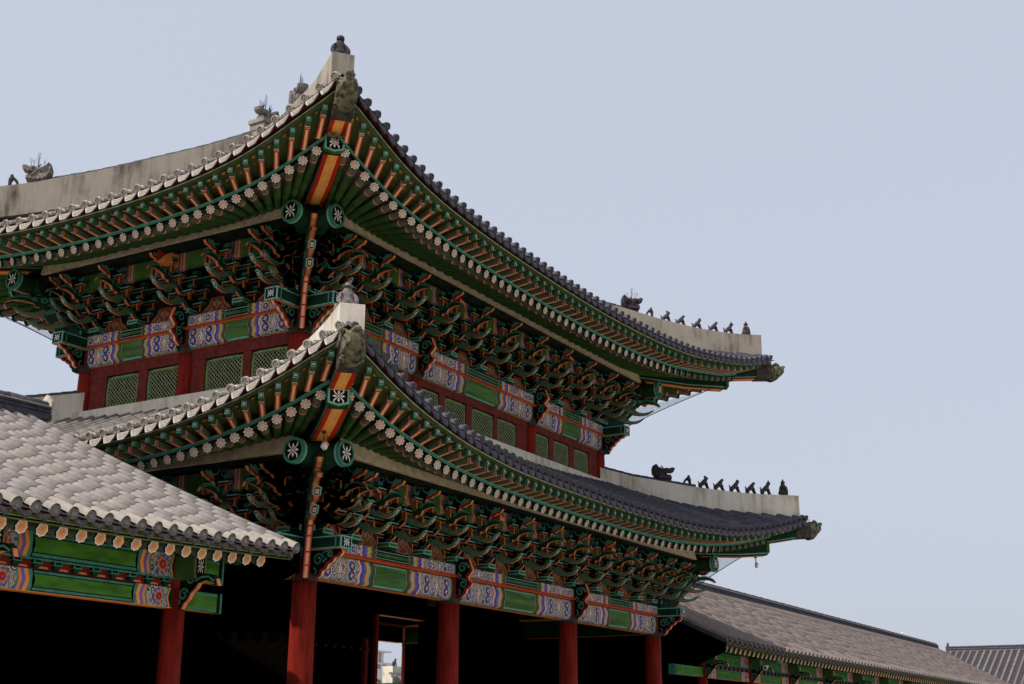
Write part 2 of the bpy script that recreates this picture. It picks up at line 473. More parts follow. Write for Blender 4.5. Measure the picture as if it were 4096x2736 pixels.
def drip_tile(mb, p0, p1, out, m, drop=.17, pointed=False):
    """hanging lip of a pan tile between two cover rows"""
    a = p1-p0; w = a.length; ax = a.normalized(); dn = Vector((0, 0, -1))+out*.35; dn.normalize(); c = (p0+p1)/2
    if pointed: prof = [(-.40, .25), (-.40, -.15), (-.30, -.5), (-.12, -.85), (0, -1.08), (.12, -.85), (.30, -.5), (.40, -.15), (.40, .25), (.2, .02), (0, -.08), (-.2, .02)]
    else: prof = [(-.46, .35), (-.44, -.05), (-.34, -.55), (-.2, -.98), (.2, -.98), (.34, -.55), (.44, -.05), (.46, .35), (.25, .0), (0, -.10), (-.25, .0)]
    to3 = lambda x, y, k: c+ax*x*w-dn*y*drop*-1*-1 + out*k if False else c+ax*(x*w)+dn*(-y*drop)+out*k
    mb.extrude(prof, to3, (-.02, .015), m, m)
    inner = [(x*.72, y*.72-.12) for x, y in prof]
    mb.quad([to3(x, y, .021) for x, y in inner], 'tile_relief' if m == 'tile_lip' else m)

def tier_roof(T, name):
    sheet = MB(); ribs = ends = lips = sheet
    for nm in 'RLEB':
        s = Side(T, nm); inn = s.pt(s.mid, 1)-s.pt(s.mid, 0); ax = s.pt(s.mid+1, 0)-s.pt(s.mid, 0); inn.z = 0; inn.normalize(); ax.z = 0; ax.normalize(); out = -inn
        NS, NT = 44, 14
        rows = []
        for a in range(NS+1):
            t = s.s0+(s.s1-s.s0)*a/NS; tm = s.tmax(t)
            rows.append(sheet.add([s.pt(t, tm*b/NT, s.zr(t, tm*b/NT)-.075) for b in range(NT+1)]))
        for a in range(NS):
            for b in range(NT):
                q = [rows[a]+b, rows[a+1]+b, rows[a+1]+b+1, rows[a]+b+1]
                sheet.face(q if nm in 'RE' else q[::-1], 'tile_pan', True)
        n = int((s.s1-s.s0-.5)/s.tile); st = (s.s1-s.s0-.5)/n
        for k in range(n+1):
            t = s.s0+.25+k*st
            tm = s.tmax(t); vis = nm in 'RL' or T is Lo
            tl = .34; m = max(1, int(math.ceil(tm/tl))); 
            us = [0.0]+[min(tm, tl*(b-random.uniform(.35, .65) if b else 0)) for b in range(1, m+1)]+[tm]
            P = [s.pt(t, u_, s.zr(t, u_)-.035) for u_ in us]
            while len(P) > 1 and (P[-1]-P[-2]).length < .03: P.pop()
            if len(P) > 1: rib(ribs, P, ax, .088, ['tile0', 'tile0', 'tile1', 'tile2'] if nm in 'RE' else ['sunny_tile0', 'sunny_tile1', 'sunny_tile2'], 'limed_tile' if nm in 'LB' else 'tile1')  # tile tones by side: dark as if shaded, paler as if sunlit
            tang = (P[1]-P[0]).normalized() if len(P) > 1 else inn
            upv = ax.cross(tang).normalized()
            if upv.z < 0: upv = -upv
            e = s.pt(t, 0, s.ze(t)); o2 = -tang
            upv2 = (upv+out*.10).normalized(); o3 = (out - upv2*out.dot(upv2)).normalized()
            tile_end(ends, e, o3, upv2, .096 if nm == 'L' else .09, 'tile_end' if nm in 'LB' else 'tile_end_shaded', 'tile_relief' if nm in 'LB' else 'tile_end_shaded')
            if k < n:
                t2 = t+st
                drip_tile(lips, s.pt(t, .03, s.ze(t)-.075), s.pt(t2, .03, s.ze(t2)-.075), out, 'tile_lip' if nm in 'LB' else 'tile_end_shaded', .20)
    return sheet.build(name, gate)
up_roof = tier_roof(U, 'upper_roof')
low_roof = tier_roof(Lo, 'lower_roof')

def strip(mb, s, o1, z1, o2, z2, m, n=56, k1=None, k2=None, cut=0):
    P = []
    for a in range(n+1):
        w = a/n
        t1 = s.s0+o1+cut+(s.s1-s.s0-2*o1-2*cut)*w; t2 = s.s0+o2+cut+(s.s1-s.s0-2*o2-2*cut)*w
        A = s.pt(t1, o1, (s.ze(t1)+z1) if k1 is None else k1(t1)); Bq = s.pt(t2, o2, (s.ze(t2)+z2) if k2 is None else k2(t2))
        P.append((A, Bq))
    b = [mb.add(p) for p in P]
    for a in range(n): mb.face([b[a], b[a+1], b[a+1]+1, b[a]+1], m, True)

def eave_parts(T, roof):
    bd = MB(); fa = MB(); lo = MB(); so = MB()
    for nm in 'RLEB':
        s = Side(T, nm)
        strip(bd, s, .10, -.02, .10, -.16, 'red_board'); strip(bd, s, .10, -.02, .9, .06, 'red_board'); strip(bd, s, .10, -.16, .19, -.155, 'black')
        strip(fa, s, .17, -.145, .17, -.182, 'fascia'); strip(fa, s, .165, -.180, .165, -.196, 'white'); strip(fa, s, .17, -.196, .17, -.222, 'green'); strip(fa, s, .17, -.222, .32, -.222, 'green_soffit')
        strip(so, s, .30, -.205, 1.2, -.270, 'green_soffit')
        strip(lo, s, .85, -.40, .85, -.425, 'green', cut=.40); strip(lo, s, .845, -.425, .845, -.442, 'teal_light', cut=.40); strip(lo, s, .85, -.442, .85, -.50, 'teal', cut=.40); strip(lo, s, .85, -.50, .97, -.50, 'black', cut=.40); strip(lo, s, .85, -.40, 1.0, -.40, 'black', cut=.40)
        strip(so, s, .95, -.47, s.over(s.mid)-T.q, 0, 'khaki', k2=lambda t: T.pz+.64)
        strip(so, s, s.over(s.mid)-T.q, 0, s.over(s.mid)+.6, 0, 'green_dark', k1=lambda t: T.pz+.64, k2=lambda t: T.pz+1.1)
    bd.build('tile_board', roof); fa.build('eave_fascia', roof); lo.build('rafter_fascia', roof)
    so.build('soffit_boards', roof)
eave_parts(U, up_roof); eave_parts(Lo, low_roof)

# rafters ------------------------------------------------------------
def round_rafter_mesh():
    mb = MB(); r = .094; n = 12
    segs = [(0, .07, 'green_dark'), (.07, .085, 'teal'), (.085, .44, 'rafter_band'), (.44, .47, 'purple'), (.47, .50, 'pink'), (.50, .54, 'orange'), (.54, .565, 'green_dark'), (.565, .59, 'olive'), (.59, 4.6, 'green')]
    cuts = [a for a, _, _ in segs]+[4.6]
    rings = [mb.add([(x, r*math.cos(2*math.pi*i/n), r*math.sin(2*math.pi*i/n)) for i in range(n)]) for x in cuts]
    for k, (a, b, m) in enumerate(segs):
        for i in range(n): mb.face([rings[k]+i, rings[k+1]+i, rings[k+1]+(i+1) % n, rings[k]+(i+1) % n], m, True)
    to3 = lambda a, b, c: Vector((-c, a, b))
    mb.disc(0, 0, r, to3, 0, 'green_dark', 12)
    mb.disc(0, 0, r*1.03, to3, .010, 'white', 32, .010, 8)
    mb.petals(0, 0, r*.66, r*1.02, .034, 8, to3, .013, 'teal_light', ph=math.pi/8)
    mb.petals(0, 0, r*.34, r*.95, .050, 8, to3, .014, 'peach')
    mb.petals(0, 0, r*.42, r*.70, .020, 8, to3, .017, 'red')
    mb.disc(0, 0, r*.37, to3, .020, 'white', 12)
    mb.petals(0, 0, r*.02, r*.36, .036, 3, to3, .023, 'teal_light', ph=.5)
    return mb.mesh('rafter')
def square_rafter_mesh():
    mb = MB()
    segs = [(0, .035, 'teal', 'teal', 'teal'), (.035, .16, 'green', 'green', 'green_dark'), (.16, .185, 'green_dark', 'green_dark', 'green_dark'), (.185, .215, 'pink', 'pink', 'pink'), (.215, .25, 'purple', 'purple', 'purple'), (.25, .28, 'yellow', 'orange', 'yellow'), (.28, .31, 'green_dark', 'brown', 'green_dark'), (.31, 1.0, 'flame', 'olive', 'olive')]
    def half(x): k = .90+.1*min(1, x/.5); return .058*k, .064*k
    for a, b, mbot, ms1, ms2 in segs:
        (wa, ha), (wb, hb) = half(a), half(b)
        P = lambda x, w, h: [(x, -w, -h), (x, w, -h), (x, w, h), (x, -w, h)]
        A = mb.add(P(a, wa, ha)); Bq = mb.add(P(b, wb, hb))
        mb.face([A, Bq, Bq+1, A+1], mbot); mb.face([A+1, Bq+1, Bq+2, A+2], ms1); mb.face([A+2, Bq+2, Bq+3, A+3], 'green'); mb.face([A+3, Bq+3, Bq, A], ms1)
    for y0, y1, m in ((-.056, -.032, 'red'), (.032, .056, 'red'), (-.008, .008, 'white')):
        mb.quad([(.312, y0, -.067), (.98, y0, -.067), (.98, y1, -.067), (.312, y1, -.067)], m)
    for sg in (-1, 1):
        for z, h, m in ((-.034, .009, 'teal'), (.02, .009, 'teal')):
            mb.quad([(.33, sg*.060, z-h), (.98, sg*.060, z-h), (.98, sg*.060, z+h), (.33, sg*.060, z+h)], m)
        for rr, m in ((.05, 'teal'), (.036, 'green_dark'), (.02, 'teal')):
            mb.quad([(.04+rr*1.0*(1+math.cos(math.pi*2*k/10)), sg*(.0535+(.05-rr)*.1), rr*.85*math.sin(math.pi*2*k/10)) for k in range(10)], m)
    to3 = lambda a, b, c: Vector((-c, a, b))
    mb.quad([(-.001, -.051, -.057), (-.001, .051, -.057), (-.001, .051, .057), (-.001, -.051, .057)], 'teal_light')
    mb.quad([(-.004, -.034, -.040), (-.004, .034, -.040), (-.004, .034, .040), (-.004, -.034, .040)], 'black')
    mb.petals(0, 0, .004, .034, .026, 5, to3, .007, 'white', ph=.3)
    return mb.mesh('flying_rafter')
RM, FM = round_rafter_mesh(), square_rafter_mesh()
def frame_from(x, upv=Vector((0, 0, 1))):
    x = x.normalized(); y = upv.cross(x).normalized(); z = x.cross(y)
    return Matrix((x, y, z)).transposed().to_4x4()
CAMP = Vector(M.translation)
RAFT = {'rafter': [], 'flying_rafter': []}
LOZ = []
for T, roof in ((U, up_roof), (Lo, low_roof)):
    for nm in 'RLEB':
        s = Side(T, nm)
        st = .415; first = s.s0+1.54; last = s.s1-1.54; n = int(round((last-first)/st)); st = (last-first)/n
        prevF = None
        for k in range(n+1):
            t = first+k*st
            if nm == 'E' and t > 5.5: continue
            if nm == 'B' and t > 5.5: continue
            tip = s.pt(t, .9, s.ze(t)-.60)
            ti = s.inner(t); e = s.over(t)-.9
            frac = (e-T.q)/e
            pin = s.pt(t+(ti-t)*frac, s.over(t+(ti-t)*frac)-T.q, T.pz+.48+.16*max(0, 1-min(t-s.s0, s.s1-t)/5.0))
            d = pin-tip
            mw = frame_from(d); mw.translation = tip
            RAFT['rafter'].append((roof, mw))
            hd = Vector((d.x, d.y, 0)).normalized(); nrm = s.pt(t, .9)-s.pt(t, 1.9); nrm.z = 0; nrm.normalize(); kk = -hd.dot(nrm)
            # walk outward along the same plan line until .25 behind the tile line
            Lr = .60/kk
            for _ in range(4):
                q = tip-hd*Lr; tt = q.x if nm in 'RB' else q.y
                cur = s.pt(tt, .25); Lr += (cur-q).dot(nrm)/kk
            q = tip-hd*Lr; tt = q.x if nm in 'RB' else q.y
            ft = Vector((q.x, q.y, s.ze(tt)-.30)); bk = ft+hd*(1.65); bk.z = s.ze(t)-.385
            d2 = (tip+Vector((0, 0, .235)))-ft
            mw = frame_from(d2); mw.translation = ft
            RAFT['flying_rafter'].append((roof, mw))
            if prevF is not None and nm in 'RL': LOZ.append((roof, (prevF[0]+ft)/2, (prevF[1]+tip)/2, (ft-prevF[0]).normalized()))
            prevF = (ft, tip)
def near100(lst): return sorted(lst, key=lambda a: (a[1].translation-CAMP).length)
for nm, me in (('rafter', RM), ('flying_rafter', FM)):
    lst = near100(RAFT[nm])
    for roof, mw in lst[:100]: place(me, nm, roof, mw=mw)
    mb = MB()
    vs = [v.co.copy() for v in me.vertices]; fs = [tuple(p.vertices) for p in me.polygons]; fm = [me.materials[p.material_index].name for p in me.polygons]; sm = [p.use_smooth for p in me.polygons]
    for roof, mw in lst[100:]:
        b = mb.add([mw @ v for v in vs])
        for f, m_, k in zip(fs, fm, sm): mb.face([b+i for i in f], m_, k)
    tag(mb.build('rest_of_rafters' if nm == 'rafter' else 'rest_of_flying_rafters', gate), kind='stuff')
# painted lozenges and lotus buds on the soffit between the flying rafters
for roof in (up_roof, low_roof):
    mb = MB()
    for rf, f, tp, ax in LOZ:
        if rf is not roof: continue
        inn = (tp-f); inn.z = 0; inn.normalize()
        for ctr, a, b, m1, m2 in ((f+inn*.10, .15, .085, 'green_dark', 'orange'), (f+inn*.46, .085, .075, 'green_dark', 'salmon')):
            c = Vector((ctr.x, ctr.y, f.z+.052))
            to3 = lambda x, y, k: c+ax*x+inn*y-Vector((0, 0, k))
            P = [(-1, 0), (-.6, .62), (0, 1), (.6, .62), (1, 0), (.6, -.62), (0, -1), (-.6, -.62)]
            mb.quad([to3(x*a, y*b, .004) for x, y in P], m1)
            mb.quad([to3(x*a*.86, y*b*.82, .008) for x, y in P], 'teal_light'); mb.quad([to3(x*a*.76, y*b*.70, .012) for x, y in P], m1)
            mb.petals(0, 0, .005, b*.86, b*.62, 4, to3, .016, m2, ph=.4); mb.disc(0, 0, b*.2, to3, .019, 'yellow', 6)
    mb.build('painted_lozenges', roof)

# hips ---------------------------------------------------------------
CORN = {'N': (0, 0, -1, -1), 'F': (1, 0, 1, -1), 'B': (0, 1, -1, 1), 'X': (1, 1, 1, 1)}
def corner_pt(T, c):
    a, b, sx, sy = CORN[c]; ec = T.eX+T.eC
    p = Vector(((T.i-ec) if a == 0 else (L-T.i+ec), (T.j-ec) if b == 0 else (W-T.j+ec), 0))
    if c == 'N': p += Vector((.09, -.075, 0))
    return p
def hip_frame(T, c):
    p = corner_pt(T, c); h = T.hipend[c]; e = Vector((h[0], h[1], 0)); d = e-p; ln = d.length; d.normalize()
    return p, d, ln, Vector((d.y, -d.x, 0))
HIPU = {'F': [(.050, 15.0, 15.63), (.11, 15.06, 15.62), (.166, 15.10, 15.64), (.212, 15.16, 15.70), (.273, 15.22, 15.77), (.33, 15.32, 15.90), (.384, 15.42, 16.01), (.444, 15.57, 16.17), (.507, 15.75, 16.36), (.6, 15.95, 16.58), (.69, 16.1, 16.80), (.8, 16.5, 17.16), (.9, 16.85, 17.52), (1, 17.2, 17.95)],
        'N': [(.050, 14.40, 15.11), (.11, 14.50, 15.15), (.2, 14.62, 15.25), (.3, 14.85, 15.50), (.376, 15.05, 15.74), (.451, 15.22, 15.90), (.526, 15.42, 16.14), (.603, 15.65, 16.36), (.679, 15.88, 16.63), (.783, 16.3, 17.02), (.861, 16.6, 17.31), (.94, 16.9, 17.66), (1, 17.2, 17.95)]}
HIPU['B'] = HIPU['N']; HIPU['X'] = HIPU['N']
HIPL = {'F': [(.064, 9.2, 9.77), (.15, 9.22, 9.77), (.26, 9.24, 9.76), (.37, 9.28, 9.79), (.48, 9.32, 9.85), (.59, 9.36, 9.92), (.715, 9.42, 10.04), (.85, 9.5, 10.16), (.975, 9.7, 10.36), (1.0, 9.75, 10.40)],
        'N': [(.04, 8.72, 9.33), (.12, 8.82, 9.38), (.25, 8.94, 9.47), (.4, 9.06, 9.62), (.55, 9.18, 9.78), (.7, 9.32, 9.95), (.85, 9.45, 10.12), (1, 9.65, 10.32)]}
HIPL['B'] = HIPL['N']; HIPL['X'] = HIPL['N']
def hip_ridge(T, c, roof, prof, m):
    p, d, ln, w = hip_frame(T, c); mb = MB(); hw = .235
    def sec(u, zb, zt):
        q = p+d*(u*ln); zb = zb-(.22 if u > .08 else .02+.2*u/.08); return [q-w*hw+Vector((0, 0, zb)), q+w*hw+Vector((0, 0, zb)), q+w*hw+Vector((0, 0, zt)), q-w*hw+Vector((0, 0, zt))]
    prev = None
    fine = []
    us = np.linspace(prof[0][0], prof[-1][0], 26)
    for u in us:
        fine.append((u, float(np.interp(u, [a[0] for a in prof], [a[1] for a in prof])), float(np.interp(u, [a[0] for a in prof], [a[2] for a in prof]))))
    for f_ in fine:
        A = mb.add(sec(*f_))
        if prev is not None:
            for a, b in ((0, 1), (1, 2), (2, 3), (3, 0)): mb.face([prev+a, prev+b, A+b, A+a], m)
        else: mb.face([A, A+3, A+2, A+1], m)
        prev = A
    mb.face([prev, prev+1, prev+2, prev+3], m)
    # cap tiles along the crest, from part-way up
    pts = [p+d*(u*ln)+Vector((0, 0, zt+.005)) for u, zb, zt in fine if u > (.45 if T is U else .55)]
    cm = MB(); rib(cm, pts, w, .12, ['tile0', 'tile2']); 
    o = mb.build('hip_ridge', roof); cm.build('ridge_cap_tiles', o)
    return o
for c in 'NFBX':
    hip_ridge(U, c, up_roof, HIPU[c], 'plaster_old')
    hip_ridge(Lo, c, low_roof, HIPL[c], 'plaster_new' if c in 'NB' else 'plaster_new')
mb = MB(); mb.box(3.0, 15.0, 4.74, 5.26, 17.0, 18.25, 'plaster_old'); mb.box(2.95, 15.05, 4.71, 5.29, 18.22, 18.34, 'plaster_old')
mb.build('main_ridge', up_roof)

def fleur(mb, to3, r, c, sx=1, sy=1, m='white'):
    """painted flower: eight petals, the four diagonal ones curling"""
    mb.petals(0, 0, r*.14, r*.80, r*.30, 4, to3, c, m, ph=math.pi/2, sx=sx, sy=sy)
    for k in range(4):
        a = math.pi/4+k*math.pi/2
        base = [(.14, -.02), (.50, -.10), (.82, -.10), (1.04, .14), (.98, .24), (.80, .06), (.52, .04), (.2, .06)]
        if k % 2: base = [(u, -v) for u, v in base]
        mb.quad([to3((u*math.cos(a)-v*math.sin(a))*r*sx, (u*math.sin(a)+v*math.cos(a))*r*sy, c) for u, v in base], m)
    mb.disc(0, 0, r*.12, to3, c+.003, m, 8)

def hip_beam(T, c, roof):
    p = corner_pt(T, c); a_, b_, sx, sy = CORN[c]; e = Vector((T.i if a_ == 0 else L-T.i, T.j if b_ == 0 else W-T.j, 0)); d = e-p; ln = d.length; d.normalize(); w = Vector((d.y, -d.x, 0))
    up_ = Vector((0, 0, 1)); mb = MB(); tc = T.eX+T.eC-(T.i if False else 0)
    def uu(t): return (tc-t)/tc
    if T is U:
        low = [(uu(.9), 13.62), (uu(1.5), 13.56), (uu(2.3), 13.44), (uu(3.45), 13.42)]; sh = uu(3.54); shz = (13.42, 13.84)
        if c == 'F': low = [(uu(.9), 13.62), (uu(1.5), 13.56), (uu(2.3), 13.48), (uu(3.3), 13.49)]; sh = uu(3.4); shz = (13.52, 13.9)
        hi = [(uu(3.1), 13.86), (uu(3.6), 13.90), (uu(4.3), 14.00)] if c == 'F' else [(uu(3.1), 13.84), (uu(3.6), 13.82), (uu(4.3), 13.80)]
        hh = .46
    else:
        low = [(uu(.9), 7.54), (uu(1.35), 7.54), (uu(2.2), 7.57), (uu(2.95), 7.66)]; sh = uu(2.98); shz = (7.69, 8.07)
        hi = [(uu(2.8), 8.02), (uu(3.2), 8.12), (uu(3.73), 8.26)] if c == 'F' else [(uu(2.8), 8.0), (uu(3.2), 8.06), (uu(3.73), 8.12)]
        hh = .44
    def body(sec, hw, h):
        prev = None
        for u, z in sec:
            q = p+d*(u*ln)+Vector((0, 0, z))
            cols = [-hw, -hw*.74, -hw*.54, -.012, .012, hw*.54, hw*.74, hw]
            A = mb.add([q+w*x for x in cols]+[q+w*hw+up_*h, q-w*hw+up_*h]+[q+w*(hw+.003)+up_*z_ for z_ in (h*.12, h*.2)]+[q-w*(hw+.003)+up_*z_ for z_ in (h*.12, h*.2)])
            if prev is not None:
                ms = ['red', 'red', 'ochre', 'pink', 'ochre', 'red', 'red']
                for i in range(7): mb.face([prev+i, prev+i+1, A+i+1, A+i], ms[i])
                mb.face([prev+7, prev+8, A+8, A+7], 'green_dark'); mb.face([prev+8, prev+9, A+9, A+8], 'green_dark'); mb.face([prev+9, prev, A, A+9], 'green_dark')
                mb.face([prev+10, prev+11, A+11, A+10], 'teal_light'); mb.face([prev+12, prev+13, A+13, A+12], 'teal_light')
            prev = A
        mb.face([prev+i for i in (0, 7, 8, 9)], 'green_dark')
    body(low, .20, hh)
    body(hi, .19, .34)
    o = mb.build('hip_beam', roof)
    # shield plate on the outer end of the lower beam
    sb = MB(); q = p+d*(sh*ln); to3 = lambda a, b, k: q-d*k+w*a+up_*b
    z0, z1 = shz; zm = z0+.07
    P = lambda g: [(-.225+g, z1-g), (-.225+g, zm+g*.6), (0, z0+g*1.1), (.225-g, zm+g*.6), (.225-g, z1-g)]
    sb.extrude(P(0), to3, (-.09, .03), 'green', 'green'); sb.poly(P(.018), to3, .034, 'teal_light'); sb.poly(P(.055), to3, .038, 'black')
    ctr = lambda a, b, k: to3(a, b+(z0+z1)/2+.02, k)
    fleur(sb, ctr, .155, .043)
    sb.build('painted_shield', o)
    # stone spout: sleeve and dragon snout
    if T is U: zb, zt, u0, u1, uh = (13.96, 14.54, uu(4.19), uu(4.62), uu(5.0)) if c == 'F' else (13.74, 14.26, uu(4.17), uu(4.50), uu(4.98))
    else: zb, zt, u0, u1, uh = (8.28, 8.86, uu(3.73), uu(4.13), uu(4.46)) if c == 'F' else (8.10, 8.66, uu(3.70), uu(4.02), uu(4.46))
    s1 = MB()
    A = p+d*(u0*ln); Bq = p+d*(u1*ln)
    for a_, b_, hw in ((A, Bq, .21),):
        V = s1.add([a_-w*hw+up_*zb, a_+w*hw+up_*zb, a_+w*hw+up_*zt, a_-w*hw+up_*zt, b_-w*hw+up_*(zb+.05), b_+w*hw+up_*(zb+.05), b_+w*hw+up_*zt, b_-w*hw+up_*zt])
        for f_ in ((0, 3, 2, 1), (4, 5, 6, 7), (0, 1, 5, 4), (1, 2, 6, 5), (2, 3, 7, 6), (3, 0, 4, 7)): s1.face([V+i for i in f_], 'lead')
    so_ = s1.build('spout_sleeve', roof)
    hd = MB(); n = 14; rings = []; H = zt-zb; len_ = (u1-uh)*ln
    secs = [(-.08, .205, -.03, 1.0), (.12, .215, -.03, 1.05), (.30, .215, .02, 1.12), (.48, .20, .12, 1.14), (.62, .17, .25, 1.04), (.75, .14, .36, .96), (.90, .115, .47, 1.0), (1.0, .085, .58, .94)]
    rnd = random.Random(hash((c, T is U)) % 100)
    for x, hw, za, zc in secs:
        ctr_ = Bq-d*(x*len_)+up_*(zb+H*(za+zc)/2); hz_ = H*(zc-za)/2
        rings.append(hd.add([ctr_+w*(hw*(abs(math.cos(t))**.7)*math.copysign(1, math.cos(t))+rnd.uniform(-.008, .008))+up_*(hz_*(abs(math.sin(t))**.8)*math.copysign(1, math.sin(t))+rnd.uniform(-.008, .008)) for t in [2*math.pi*i/n for i in range(n)]]))
    for a_, b_ in zip(rings, rings[1:]):
        for i in range(n): hd.face([a_+i, a_+(i+1) % n, b_+(i+1) % n, b_+i], 'spout_stone', True)
    hd.face([rings[0]+i for i in range(n)][::-1], 'spout_stone'); hd.face([rings[-1]+i for i in range(n)], 'spout_stone')
    def at(x, y, z): return Bq-d*(x*len_)+w*y+up_*(zb+H*z)
    hd.ball(at(1.0, 0, .98), .075, 'spout_stone', sc=(1.1, 1.1, .8))
    for sg in (-1, 1):
        hd.ball(at(.52, sg*.155, .84), .055, 'spout_stone'); hd.ball(at(.53, sg*.19, .84), .026, 'black', 6, 5)
        hd.ball(at(.96, sg*.07, .92), .04, 'spout_stone')
        hd.tube([at(.15, sg*.18, 1.0), at(.35, sg*.17, 1.12), at(.55, sg*.15, 1.02), at(.7, sg*.13, .84)], [.035, .035, .03, .02], 'spout_stone')
        hd.tube([at(.95, sg*.10, .62), at(.75, sg*.145, .54), at(.5, sg*.19, .42), at(.35, sg*.205, .32)], [.025, .03, .03, .02], 'spout_stone')
        for k in range(5): hd.ball(at(.06+.1*k, sg*(.205-.008*k), .22+.15*(k % 3)), .032, 'spout_stone', 7, 5)
    hd.build('dragon_spout', so_)
for c in 'NFB':
    hip_beam(U, c, up_roof); hip_beam(Lo, c, low_roof)

# ------------------------------------------------------------------ facade parts (local: x along, y inward, z up)
def mface(T, side):
    i, j = T.i, T.j
    if side == 'R': return Matrix.Translation((0, j, 0))
    if side == 'L': return Matrix.Translation((i, W, 0)) @ Matrix.Rotation(-math.pi/2, 4, 'Z')
    if side == 'E': return Matrix.Translation((L-i, 0, 0)) @ Matrix.Rotation(math.pi/2, 4, 'Z')
    return Matrix.Translation((L, W-j, 0)) @ Matrix.Rotation(math.pi, 4, 'Z')
COLX = {('U', 'R'): [1.066, 5.85, 12.17, 16.934], ('Lo', 'R'): [0, 5.73, 12.09, 18]}
COLY = {('U', 'L'): [1.383, 5.0, 8.637], ('Lo', 'L'): [0, 5.0, 10.02]}
xs_of = {(U, 'R'): [1.066, 5.85, 12.17, 16.934], (Lo, 'R'): [0, 5.73, 12.09, 18],
         (U, 'L'): [W-8.637, W-5.0, W-1.383], (Lo, 'L'): [0, W-5.0, W],
         (U, 'E'): [1.383, 5.0, 8.637], (Lo, 'E'): [0, 5.0, W], (U, 'B'): [1.066, 5.83, 12.15, 16.934], (Lo, 'B'): [0, 5.91, 12.27, 18]}

# columns
def column(x, y, z0, z1, r, name='column', m='red_column'):
    mb = MB(); h = z1-z0; prof = [(r*1.02, 0), (r*1.03, h*.3), (r, h*.75), (r*.97, h-.17)]
    mb.lathe(prof, (0, 0, 0), m, 24)
    mb.lathe([(r*1.0, h-.168), (r*1.03, h-.16), (r*1.03, h-.01), (r*.99, h)], (0, 0, 0), 'iron', 24)
    mb.lathe([(r*.97, h+.001), (r*.97, h+.62)], (0, 0, 0), 'red_board', 20)
    return mb.build(name, gate, loc=(x, y, z0))
for x in (.05, 5.73, 12.09, 18): column(x, 0, .35, Lo.ring+.12, Lo.rad)
for x in (0, 5.73, 12.09, 18.42): column(x, W, .35, Lo.ring+.12, Lo.rad)
for x in (0, 5.9, 12.15, 18): column(x, 5.0, .35, 5.7, Lo.rad, m='interior')  # inside columns coloured near-black in place of shade
for x in (1.066, 5.85, 12.17, 16.934): column(x, 1.383, 9.6, U.ring+.12, U.rad)
for x, y in ((1.066, 5.0), (1.066, 8.637), (16.934, 8.637), (16.934, 5)): column(x, y, 9.6, U.ring+.12, U.rad)

